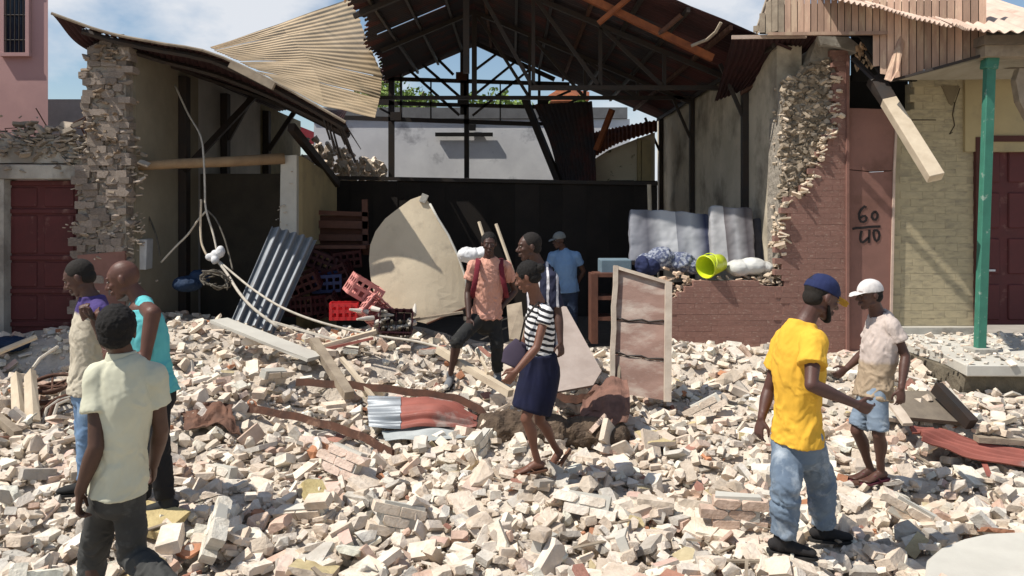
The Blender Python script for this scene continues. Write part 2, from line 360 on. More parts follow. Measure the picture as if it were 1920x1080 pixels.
def person(spec):
    """image-measured joints (px,py,depth) -> a posed figure. L/R are image-left / image-right."""
    g = spec; H = g['H'] / 1.75
    root = thing('person', g['label'], 'person', g['base'], g.get('group'))
    sk = skin(g['id'], g['skin']); vox = g.get('vox', .006)
    J = {k: P(*v) if len(v) == 3 else v for k, v in g['J'].items()}
    hd = J['head']; f = Vector(g['face']).normalized(); up = Vector(g.get('up', (0, 0, 1))); up = (up - f * up.dot(f)).normalized(); s = f.cross(up).normalized()
    ax = (s, f, up); h = H * g.get('hs', 1.0)
    shm = (J['shL'] + J['shR']) / 2; hpm = (J['hpL'] + J['hpR']) / 2; lat = (J['shR'] - J['shL']).normalized(); lath = (J['hpR'] - J['hpL']).normalized()
    b = Body()
    # head
    b.ell(hd + up * .022 * h - f * .012 * h, ax, (.075 * h, .096 * h, .096 * h), 20)
    b.loft([hd + up * .03 * h + f * .03 * h, hd - up * .03 * h + f * .034 * h, hd - up * .082 * h + f * .045 * h], [(.066 * h, .06 * h), (.06 * h, .056 * h), (.038 * h, .034 * h)], side=s, n=16)
    b.ell(hd - up * .104 * h + f * .066 * h, ax, (.024 * h, .02 * h, .017 * h), 10)
    b.ell(hd - up * .072 * h - f * .0 * h, ax, (.055 * h, .06 * h, .03 * h), 12)
    b.loft([hd + f * .083 * h + up * .018 * h, hd + f * .1 * h - up * .008 * h, hd + f * .112 * h - up * .026 * h], [.009 * h, .011 * h, .016 * h], n=8)
    b.ell(hd + f * .098 * h - up * .031 * h, ax, (.024 * h, .012 * h, .011 * h), 10)
    b.ell(hd + f * .09 * h - up * .06 * h, ax, (.029 * h, .016 * h, .0085 * h), 10); b.ell(hd + f * .09 * h - up * .074 * h, ax, (.026 * h, .015 * h, .009 * h), 10)
    b.ell(hd + f * .079 * h + up * .031 * h, ax, (.056 * h, .018 * h, .012 * h), 12)
    for q in (-1, 1):
        b.ell(hd + f * .064 * h + s * q * .04 * h - up * .02 * h, ax, (.022 * h, .022 * h, .02 * h), 10)
        e = hd + s * q * .08 * h - f * .012 * h - up * .008 * h; b.ell(e, (s, f, up), (.009 * h, .019 * h, .032 * h), 10)
    # neck + torso
    nb = J['neck'] if 'neck' in J else shm + Vector((0, 0, .03)) * H
    b.loft([hd - up * .05 * h - f * .022 * h, nb + (hd - nb) * .35, nb - Vector((0, 0, .02))], [.052 * H, .055 * H, .068 * H], n=14)
    k = g.get('build', 1.0); wd = g.get('wd', 1.0)
    chest = shm.lerp(hpm, .3); waist = shm.lerp(hpm, .68)
    TR = [(nb - Vector((0, 0, .01)), (.075, .062)), (shm.lerp(nb, .35), (.125, .085)), (shm.lerp(hpm, .12), (.158, .105)), (chest, (.158, .118)), (waist, (.135, .1)), (hpm, (.158, .112)), (hpm - (shm - hpm).normalized() * .06, (.13, .1))]
    tl = lambda inf, rng=TR, w_=1.0: ([p for p, r in rng], [((r[0] * k * wd * H + inf) * w_, r[1] * k * H + inf) for p, r in rng])
    pt, rr = tl(0); b.loft(pt, rr, side=lat, n=24)
    for q in ('L', 'R'): b.loft([nb.lerp(shm, .3), J['sh' + q]], [.05 * H * k, .054 * H * k], n=14)
    am = g.get('arm', 1.0)
    for q in ('L', 'R'):
        S, E, W = J['sh' + q], J['el' + q], J['wr' + q]
        b.loft([S, S.lerp(E, .35), E], [.053 * H * am * k, .047 * H * am * k, .037 * H * am], n=14)
        b.loft([E, E.lerp(W, .28), W], [(.038 * H * am), (.041 * H * am), (.026 * H)], n=14)
        hdn = g['hand' + q]; hand(b, W, hdn[0], hdn[1], H * g.get('handsc', .98), hdn[2] if len(hdn) > 2 else 22, hdn[3] if len(hdn) > 3 else None, thick=g.get('fthick', 1.0))
    if g.get('legskin', True):
        for q in ('L', 'R'):
            Hh, K, A = J['hp' + q], J['kn' + q], J['an' + q]
            Hs = Hh.lerp(hpm, .35) + (K - Hh) * .08; b.loft([Hs, Hh.lerp(K, .4), K], [.07 * H * k, .066 * H * k, .05 * H * k], n=16)
            back = Vector(g['toe' + q]).normalized() * -.014
            b.loft([K, K.lerp(A, .3) + back, K.lerp(A, .7), A], [.048 * H * k, .053 * H * k, .034 * H * k, .031 * H], n=14)
            if not g.get('shoe'):
                t = Vector(g['toe' + q]).normalized(); sd = t.cross(Vector((0, 0, 1))).normalized(); o_ = A - Vector((0, 0, .035)) * H
                b.loft([A - t * .03 - Vector((0, 0, .035)), A - Vector((0, 0, .03)) + t * .03, A + t * .1 - Vector((0, 0, .05)), A + t * .15 - Vector((0, 0, .055))], [(.03, .03), (.033, .034), (.04, .022), (.042, .014)], side=sd, n=12)
                for z in range(5): b.loft([A + t * (.14) + sd * (.032 - z * .016) - Vector((0, 0, .057)), A + t * (.185 - z * .008) + sd * (.034 - z * .0165) - Vector((0, 0, .06))], [.0095 if z else .013, .0085 if z else .012], n=8)
    b.make('body', sk, root, vox=vox, it=2, fac=.45)
    # eyes
    if g.get('eyes'):
        for q in (-1, 1):
            c = hd + f * .0845 * h + s * q * .031 * h + up * .008 * h; e = Body(); e.ell(c, ax, (.0125 * h, .0075 * h, .0055 * h), 12)
            me = MB(); me.add(e.v, e.f); eo = me.build('eye', mat('eye_white', (.33, .29, .25), rough=.3, bump=0), root, smooth=True)
            e2 = Body(); e2.ell(c + f * .0045 * h, ax, (.0058 * h, .0045 * h, .005 * h), 10); m2 = MB(); m2.add(e2.v, e2.f); m2.build('iris', mat('iris', (.02, .012, .008), rough=.2, bump=0), eo, smooth=True)
    # hair
    if g.get('hair'):
        hr = g['hair']; hb = Body(); rs = hr.get('r', 1.0)
        hb.ell(hd + up * (.036 + .012 * (rs - 1)) * h - f * .024 * h, ax, (.0815 * h * rs, .097 * h * rs, .091 * h * rs), 22)
        hb.ell(hd - up * .02 * h - f * .05 * h, ax, (.07 * h * rs, .06 * h * rs, .06 * h), 16)
        if hr.get('bun'): hb.ell(hd + up * .03 * h - f * .13 * h, ax, (.04 * h, .04 * h, .042 * h), 12)
        hb.make('hair', mat('hair_%d' % g['id'], hr.get('col', (.012, .010, .009)), rough=.8, bump=1.0, bscale=hr.get('bs', 260), bdist=.006), root, vox=.006, it=2, disp=lambda co: (fbm(co * 90, 3, 2) - .5) * hr.get('amp', .006))
    if g.get('beard'):
        bb = Body(); bb.loft([hd + s * .062 * h - up * .045 * h + f * .02 * h, hd + s * .036 * h - up * .1 * h + f * .066 * h, hd - up * .112 * h + f * .082 * h, hd - s * .036 * h - up * .1 * h + f * .066 * h, hd - s * .062 * h - up * .045 * h + f * .02 * h], [.008 * h, .014 * h, .02 * h, .014 * h, .008 * h], n=10)
        bb.make('beard', mat('beard', (.012, .01, .009), rough=.85, bump=.8, bscale=300), root, vox=.005, it=1)
    if g.get('cap'):
        cp = g['cap']; cb = Body(); bd = Vector(cp['brim']).normalized(); bd = (bd - up * bd.dot(up)).normalized(); bs_ = bd.cross(up)
        V = []; F = []; n = 24; m = 9; c0 = hd + up * .03 * h - f * .012 * h
        for i in range(m):
            th = math.pi / 2 * i / (m - 1)
            for q in range(n):
                ph = 2 * math.pi * q / n; V.append(tuple(c0 + s * math.cos(ph) * math.cos(th) * .088 * h + f * math.sin(ph) * math.cos(th) * .108 * h + up * (math.sin(th) * .1 * h if i else -.008 * h)))
        for i in range(m - 1):
            for q in range(n): F.append((i * n + q, i * n + (q + 1) % n, (i + 1) * n + (q + 1) % n, (i + 1) * n + q))
        F.append(tuple(range(n))[::-1]); F.append(tuple((m - 1) * n + q for q in range(n)))
        cb.add(V, F); cm = mat(cp['name'], cp['col'], rough=.9, bump=.25, bscale=220); co_ = cb.make('cap', cm, root, vox=.0055, it=2, disp=lambda co: (fbm(co * 22, 5, 2) - .5) * .008)
        br = Body(); o_ = c0 + bd * .095 * h - up * .0 * h
        br.loft([o_ - bd * .03 * h, o_ + bd * .02 * h - up * .004, o_ + bd * .055 * h - up * .012 * h, o_ + bd * .075 * h - up * .02 * h], [(.075 * h, .005), (.078 * h, .0055), (.066 * h, .005), (.03 * h, .004)], side=bs_, n=20)
        br.make('cap_brim', mat(cp.get('bname', cp['name']), cp.get('bcol', cp['col']), rough=.85, bump=.2, bscale=200), root, vox=.004, it=1)
    # shirt
    for ci, c in enumerate(g.get('tops', [])):
        sb = Body(); inf = c.get('inf', .017); drop = c.get('drop', .1); flare = c.get('flare', 1.0); dn = (hpm - shm).normalized()
        rng = list(TR[1:6]) + [(hpm + dn * drop, (.162 * flare, .122 * flare))]
        if c.get('neck', True): rng = [(nb + Vector((0, 0, c.get('nz', .002))), (.062, .06))] + rng
        pt, rr = tl(inf, rng); sb.loft(pt, rr, side=lat, n=30, f0=True, f1=True)
        for q in ('L', 'R'):
            S, E = J['sh' + q], J['el' + q]; t = c.get('sleeve', .62); sr = c.get('sr', .062) * k * H
            if t > 0:
                sb.loft([nb.lerp(shm, .4).lerp(S, .45), S], [.062 * H * k, (.064 * k * H)], n=16)
                sb.loft([S, S.lerp(E, t * .5), S.lerp(E, t)], [sr * 1.06, sr, sr * c.get('cuff', 1.02)], f1=True, n=18)
            else:
                sb.loft([nb.lerp(S, .2) - Vector((0, 0, .01)), nb.lerp(S, .62) - Vector((0, 0, .005))], [.058 * H * k, .045 * H * k], n=14)
        if t >= .99 or c.get('long'):
            for q in ('L', 'R'): sb.loft([J['el' + q], J['el' + q].lerp(J['wr' + q], c['long'])], [.052 * H, .046 * H], n=16, f1=True)
        sb.make(c.get('name', 'shirt'), c['mat'], root, vox=c.get('vox', .008), it=3, disp=folds(g['id'] + ci, c.get('amp', .0065), c.get('sx', (9, 9, 5)), c.get('tilt', .6), zlo=(hpm.z + .06)))
        if c.get('collar'):
            cb = Body(); cb.loft([nb - Vector((0, 0, .01)), nb + Vector((0, 0, .035))], [(.078 * H, .075 * H), (.066 * H, .066 * H)], side=lat, f0=True, f1=True, n=24); cb.make('collar', c['mat'], root, vox=.006, it=1)
    # trousers
    tr = g.get('legs')
    if tr:
        lb = Body(); T0 = hpm + (shm - hpm).normalized() * tr.get('rise', .07)
        lb.loft([T0, hpm, hpm - (shm - hpm).normalized() * .07], [(.148 * k * wd * H, .112 * k * H), (.168 * k * wd * H, .126 * k * H), (.155 * k * wd * H, .115 * k * H)], side=lath, f0=True, n=26)
        zs = []
        for q in ('L', 'R'):
            Hh, K, A = J['hp' + q], J['kn' + q], J['an' + q]; ln = tr['len' + q] if 'len' + q in tr else tr['len']; r0, r1, r2 = tr['r']
            Hx = Hh.lerp(hpm, .12); zs += [K.z, A.z + .05]
            if ln > 1: e = K.lerp(A, ln - 1); lb.loft([Hx, Hx.lerp(K, .5), K], [r0, (r0 + r1) / 2, r1], n=20); lb.loft([K, K.lerp(e, .5), e], [r1, (r1 * .6 + r2 * .4), r2], f1=True, n=20)
            else: lb.loft([Hx, Hx.lerp(K, ln * .5), Hx.lerp(K, ln)], [r0, r0 * .97, r1], f1=True, n=20)
        lb.make(tr.get('name', 'trousers'), tr['mat'], root, vox=tr.get('vox', .0085), it=3, disp=jeanfold(g['id'] + 20, zs, tr.get('amp', .007)))
    if g.get('skirt'):
        k_ = g['skirt']; kb = Body(); pts_ = [P(*a) for a in k_['pts']]; kb.loft(pts_, k_['r'], side=k_['side'], f0=True, f1=True, n=30)
        kb.make('skirt', k_['mat'], root, vox=.008, it=2, disp=lambda co: (1 - np.abs(2 * fbm(co * np.array([16, 16, 2.2]), 8, 2) - 1) * 2.2) * .01)
    if g.get('shoe'):
        for q in ('L', 'R'):
            A = J['an' + q]; t = Vector(g['toe' + q]).normalized(); sd = t.cross(Vector((0, 0, 1))).normalized(); z = Vector((0, 0, 1)); zz = (z - t * t.z).normalized()
            fb = Body(); o_ = A - zz * .045; fb.loft([A + zz * .02 - t * .01, o_ - t * .01], [.043, .045], n=14)
            fb.loft([o_ - t * .05, o_ + t * .02, o_ + t * .1 - zz * .008, o_ + t * .165 - zz * .014], [(.036, .034), (.04, .042), (.046, .03), (.04, .022)], side=sd, n=16)
            fo = fb.make('shoe', g['shoe'], root, vox=.006, it=1)
            s2 = MB(); out = []
            for a_, w_ in ((-.085, .022), (-.06, .036), (0, .04), (.07, .045), (.13, .048), (.18, .036), (.203, .016)): out.append((a_, w_))
            poly = [o_ + t * a + sd * w_ - zz * .036 for a, w_ in out] + [o_ + t * a - sd * w_ - zz * .036 for a, w_ in out[::-1]]
            s2.prism(poly, -zz * .016); s2.build('sole', g.get('solemat', mat('sole_dark', (.03, .028, .026), rough=.8)), fo)
    elif g.get('sandal'):
        for q in ('L', 'R'):
            A = J['an' + q]; t = Vector(g['toe' + q]).normalized(); sd = t.cross(Vector((0, 0, 1))).normalized(); zz = (Vector((0, 0, 1)) - t * t.z).normalized(); o_ = A - zz * .07
            s2 = MB(); out = ((-.07, .02), (-.05, .034), (0, .036), (.07, .04), (.13, .046), (.18, .036), (.2, .016))
            s2.prism([o_ + t * a + sd * w_ for a, w_ in out] + [o_ + t * a - sd * w_ for a, w_ in out[::-1]], -zz * .016)
            so_ = s2.build('sandal', g['sandal'], root); s3 = MB()
            s3.tube([o_ + t * .04 + sd * .042, o_ + t * .08 + sd * .025 + zz * .042, o_ + t * .135 + zz * .022, o_ + t * .08 - sd * .025 + zz * .046, o_ + t * .04 - sd * .042], .005, 6); s3.build('strap', g['sandal'], so_)
    return root, J
# ------------------------------------------------------------------ materials
M_RUB = mat('broken_masonry', (1.0, 0.98, 0.95), (0.82, 0.79, 0.75), scale=8, rough=.97, bump=.75, bscale=48, attr=True, spec=.08, col3=(.68, .63, .57), scale3=5, lo3=.5, hi3=.7, bump2=.35, bscale2=14)
M_DUST = mat('rubble_dust', (.56, .49, .41), (.46, .40, .33), scale=9, rough=1, bump=.8, bscale=38, spec=.05, bump2=.8, bscale2=11, col3=(.42, .37, .31), scale3=2.2, lo3=.5, hi3=.7)
M_GROUND = mat('street_ground', (.33, .29, .24), (.25, .22, .18), scale=1.5, rough=1, bump=.5, bscale=20)
M_CONC = mat('concrete', (.44, .42, .37), (.34, .32, .28), scale=3, rough=.92, bump=.35, bscale=40, col3=(.25, .23, .2), scale3=1.6, bump2=.3, bscale2=6)
M_CONCPALE = mat('pale_concrete', (.54, .52, .46), (.45, .43, .38), scale=2.2, rough=.92, bump=.25, bscale=60, col3=(.45, .42, .37), scale3=2.5, lo3=.56, hi3=.7)
M_BROWN = mat('brown_red_paint', (.265, .142, .112), (.22, .118, .094), scale=4, rough=.8, bump=.3, bscale=60, rnd=.06, col3=(.40, .30, .24), scale3=4.5, lo3=.56, hi3=.70)
M_BROWNR = mat('brown_red_plaster', (.265, .135, .108), (.215, .11, .088), scale=2.5, rough=.8, bump=.2, bscale=40, col3=(.15, .075, .055), scale3=1.1, lo3=.5, hi3=.66)
M_OCH = mat('ochre_paint', (.46, .385, .245), (.37, .315, .205), scale=2.2, rough=.85, bump=.35, bscale=50, rnd=.03, col3=(.25, .215, .15), scale3=1.5, lo3=.5, hi3=.7)
M_OCHR = mat('ochre_plaster', (.43, .345, .19), (.36, .29, .165), scale=1.7, rough=.85, bump=.3, bscale=40, col3=(.26, .22, .14), scale3=1.3, lo3=.52, hi3=.68)
M_INNER = mat('inner_plaster', (.60, .52, .40), (.46, .40, .30), scale=1.3, rough=.9, bump=.3, bscale=30, col3=(.2, .17, .13), scale3=.9, lo3=.48, hi3=.66)
M_INNER2 = mat('grey_inner_plaster', (.50, .475, .44), (.37, .35, .325), scale=1.3, rough=.9, bump=.3, bscale=30)
M_STONE = mat('pier_stone', (.33, .275, .23), (.24, .195, .16), scale=6, rough=.95, bump=.7, bscale=40, rnd=.28, col3=(.40, .34, .28), scale3=5, lo3=.58, hi3=.7, bump2=.5, bscale2=16)
M_MORTAR = mat('old_mortar', (.34, .30, .25), (.25, .22, .18), scale=7, rough=1, bump=.9, bscale=36, bump2=.8, bscale2=12)
M_CHIP = mat('plaster_chips', (.66, .58, .48), (.5, .43, .35), scale=9, rough=.95, bump=.5, bscale=50, attr=True)
M_PINK = mat('pink_wall', (.52, .32, .30), (.47, .29, .275), scale=.8, rough=.85, bump=.12, bscale=60, col3=(.40, .245, .24), scale3=.7, lo3=.5, hi3=.75)
M_MAROON = mat('maroon_paint', (.11, .027, .027), (.08, .022, .022), scale=3, rough=.6, bump=.2, bscale=60, col3=(.22, .12, .10), scale3=4.5, lo3=.57, hi3=.72)
M_DARK = mat('black_and_gap_shade', (.012, .011, .010), rough=.9, bump=0)  # for black parts, and for shade painted into openings and gaps
M_STEEL = mat('dark_steel', (.028, .024, .022), (.04, .027, .02), scale=6, rough=.6, bump=.2, bscale=60)
M_RUST = mat('rusty_steel', (.115, .052, .032), (.065, .034, .024), scale=7, rough=.85, bump=.5, bscale=60, col3=(.25, .15, .10), scale3=5, lo3=.56, hi3=.7)
M_RUSTO = mat('orange_rusty_rafter', (.27, .085, .03), (.16, .05, .022), scale=6, rough=.85, bump=.4, bscale=60)
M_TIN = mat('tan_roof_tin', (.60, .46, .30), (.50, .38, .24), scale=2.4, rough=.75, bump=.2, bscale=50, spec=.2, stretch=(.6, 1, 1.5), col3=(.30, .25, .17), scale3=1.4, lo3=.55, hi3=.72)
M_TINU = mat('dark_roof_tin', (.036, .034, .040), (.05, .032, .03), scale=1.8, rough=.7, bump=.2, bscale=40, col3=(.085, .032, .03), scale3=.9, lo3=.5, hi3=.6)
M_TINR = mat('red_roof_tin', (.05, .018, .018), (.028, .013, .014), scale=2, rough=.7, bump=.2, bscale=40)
M_TING = mat('grey_tin', (.28, .30, .32), (.20, .22, .24), scale=2.5, rough=.5, bump=.15, bscale=50, metal=.35, spec=.4, col3=(.22, .17, .13), scale3=3, lo3=.63, hi3=.75)
M_TINP = mat('pink_tan_tin', (.60, .47, .38), (.48, .35, .28), scale=2.5, rough=.7, bump=.2, bscale=50, col3=(.35, .22, .16), scale3=2.2, lo3=.55, hi3=.68)
M_TINRED = mat('faded_red_tin', (.31, .10, .075), (.22, .075, .058), scale=3, rough=.65, bump=.25, bscale=50, col3=(.30, .25, .22), scale3=2.2, lo3=.56, hi3=.66)
M_WOODG = mat('grey_timber', (.33, .27, .2), (.22, .175, .13), scale=6, rough=.9, bump=.4, bscale=50, stretch=(1, 1, 1), rnd=.12)
M_WOODP = mat('pale_timber', (.58, .49, .365), (.47, .385, .28), scale=5, rough=.8, bump=.25, bscale=70, col3=(.42, .33, .22), scale3=3, lo3=.6, hi3=.75)
M_PLANK = mat('faded_pink_planks', (.52, .345, .25), (.38, .25, .185), scale=4, rough=.9, bump=.4, bscale=50, rnd=.36, stretch=(2.5, 2.5, .5), col3=(.56, .41, .29), scale3=3.2, lo3=.5, hi3=.62)
M_DOOR = mat('dusty_brown_wood', (.33, .215, .175), (.25, .155, .125), scale=3, rough=.9, bump=.35, bscale=50, stretch=(1, 1, 2.5), rnd=.08, col3=(.47, .39, .33), scale3=2.4, lo3=.47, hi3=.68)
M_DOORF = mat('dusty_pale_frame', (.55, .47, .38), (.42, .34, .27), scale=6, rough=.9, bump=.3, bscale=60)
M_REDWOOD = mat('red_brown_furniture', (.13, .055, .035), (.09, .038, .025), scale=5, rough=.6, bump=.2, bscale=60)
M_GREEN = mat('green_post_paint', (.05, .20, .14), (.04, .155, .11), scale=5, rough=.6, bump=.2, bscale=50, col3=(.24, .33, .27), scale3=9, lo3=.6, hi3=.68)
M_WHITE = mat('dusty_white', (.66, .66, .66), (.52, .52, .52), scale=6, rough=.7, bump=.2, bscale=60)
M_CABLE = mat('dusty_cable', (.55, .50, .42), (.40, .36, .3), scale=12, rough=.8, bump=.2, bscale=90)
M_CABLED = mat('dark_cable', (.07, .062, .052), (.13, .115, .09), scale=12, rough=.8, bump=.2, bscale=90)
M_REDPL = mat('red_plastic', (.62, .022, .025), (.5, .02, .025), scale=6, rough=.4, bump=.05, spec=.5)
M_PINKPL = mat('faded_red_plastic', (.60, .26, .23), (.5, .2, .18), scale=6, rough=.6, bump=.1)
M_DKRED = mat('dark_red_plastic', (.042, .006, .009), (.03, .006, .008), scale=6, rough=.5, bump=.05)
M_BLUEPL = mat('dark_blue_plastic', (.03, .05, .14), rough=.5, bump=.05)
M_LIME = mat('lime_plastic', (.58, .68, .025), (.52, .62, .02), scale=5, rough=.35, bump=.03, spec=.5)
M_BARK = mat('dark_matted_dirt', (.12, .085, .058), (.065, .045, .032), scale=7, rough=1, bump=1, bscale=26, bump2=1, bscale2=9, col3=(.24, .18, .13), scale3=6, lo3=.58, hi3=.72)

# ------------------------------------------------------------------ terrain
CTRL = [(1500, 1045, 4.7), (1640, 897, 6.3), (1000, 882, 6.1), (845, 724, 8.5), (932, 716, 8.5), (1065, 635, 11.9), (300, 959, 5.41), (230, 1215, 3.8),
        (330, 592, 9.8), (700, 612, 9.9), (560, 640, 9.2), (450, 680, 8.6), (1280, 630, 9.9), (1430, 636, 9.9), (1350, 700, 8.6), (1560, 662, 9.9),
        (1100, 650, 9.8), (60, 695, 9.1), (20, 602, 10.2), (180, 592, 10.1), (-300, 640, 10.2), (1720, 700, 8.4), (1690, 655, 9.2), (1780, 720, 7.8), (1850, 868, 6.8), (2100, 880, 6.8),
        (960, 1085, 4.35), (0, 1085, 4.3), (1900, 1005, 4.8), (-400, 1000, 5.0), (2500, 1100, 4.5), (960, 1400, 3.0), (700, 860, 6.4), (400, 860, 6.4), (1200, 760, 7.9),
        (1300, 900, 6.0), (100, 800, 7.2), (600, 760, 7.9), (1000, 640, 11.0), (700, 590, 11.5), (400, 570, 11.5), (1540, 800, 7.3)]
CT = np.array([P(*c)[:] for c in CTRL])
FEET = []          # (x, y, z) of soles, filled before the rubble is laid
def surf(x, y):
    x = np.asarray(x, float); y = np.asarray(y, float); d = (x[..., None] - CT[:, 0]) ** 2 + (y[..., None] - CT[:, 1]) ** 2 + .02
    wt = d ** -1.6; return (wt * CT[:, 2]).sum(-1) / wt.sum(-1)
def surfz(x, y): return float(surf(np.array(x), np.array(y)))
def bumps(x, y):
    p = np.stack([x.ravel(), y.ravel(), 0 * x.ravel()], 1); return ((fbm(p * 1.1, 3, 2) - .5) * .26 + (fbm(p * 3.0, 5, 2) - .5) * .18).reshape(x.shape)

CELL = .025; X0, X1, Y0, Y1 = -9.6, 9.0, 2.7, 11.6
GX = np.arange(X0, X1, CELL); GY = np.arange(Y0, Y1, CELL); XX, YY = np.meshgrid(GX, GY, indexing='ij')
def build_terrain():
    g = MB(); g.add([(-400, -60, -.35), (400, -60, -.35), (400, 900, -.35), (-400, 900, -.35)], [(0, 1, 2, 3)])
    g.build('ground', M_GROUND, kind='structure')
    base = surf(XX, YY) + bumps(XX, YY) * .8 - .165
    for fx, fy, fz in FEET:
        d2 = (XX - fx) ** 2 + (YY - fy) ** 2; k = np.exp(-d2 / .035); base = base * (1 - k) + (fz - .035) * k
    n, m = base[::3, ::3].shape; V = np.stack([XX[::3, ::3], YY[::3, ::3], base[::3, ::3] - .01], -1).reshape(-1, 3)
    idx = np.arange(n * m).reshape(n, m); F = np.stack([idx[:-1, :-1], idx[1:, :-1], idx[1:, 1:], idx[:-1, 1:]], -1).reshape(-1, 4)
    me = bpy.data.meshes.new('dusty_mound'); me.from_pydata(V.tolist(), [], F.tolist()); me.shade_smooth(); tag(link('dusty_mound', me, M_DUST, None, (0, 0, 0)), kind='structure')
    return base

CREAM = [(.77, .675, .575), (.80, .72, .63), (.72, .62, .52), (.79, .72, .645), (.67, .585, .49)]
GREY = [(.58, .55, .50), (.46, .43, .39), (.66, .63, .58)]
ROSE = [(.67, .52, .43), (.60, .44, .36), (.72, .58, .50)]
BRICK = [(.48, .24, .15), (.54, .27, .16), (.36, .19, .14)]
TINTNAME = {0: 'cream', 1: 'grey', 2: 'dusty pink', 3: 'orange red'}
def pick_tint(rg):
    r = rg.random(); c = 0 if r < .76 else 1 if r < .92 else 2 if r < .987 else 3
    t = rg.choice((CREAM, GREY, ROSE, BRICK)[c]); k = rg.uniform(.86, 1.12); return c, tuple(min(a * k, .8) for a in t)
KEEPOUT = []       # (x0,x1,y0,y1) footprints without rubble
ZONES = []
def zone(x, y):
    px = CX + x / y * FPX; py = HY + (CAMZ - surfz(x, y)) / y * FPX
    if py > 960:
        return ('by the pale polo shirt man' if px < 330 else 'below the turquoise shirt man' if px < 620 else 'at the near rubble edge' if px < 1000 else
                'near the yellow shirt man' if px < 1430 else 'by the yellow shirt man\'s shoes' if px < 1640 else 'next to the pale concrete slab')
    if py > 870:
        return ('near the white soled shoe' if px < 420 else 'below the bent red sheet' if px < 900 else "around the woman's sandals" if px < 1150 else
                'left of the faded jeans' if px < 1420 else 'between the jeans and shorts' if px < 1600 else 'below the red roof sheet')
    if py > 760:
        return ('beside the slanting rusty beam' if px < 300 else 'around the crumpled rusty sheet' if px < 680 else 'around the bent red sheet' if px < 930 else
                'below the leaning plank door' if px < 1250 else 'behind the yellow shirt man' if px < 1450 else 'around the denim shorts')
    return ('by the maroon gate' if px < 250 else 'below the grey corrugated sheet' if px < 560 else 'below the red crates' if px < 800 else
            'around the salmon shirt man' if px < 1120 else 'against the low brown wall' if px < 1560 else 'below the porch edge')

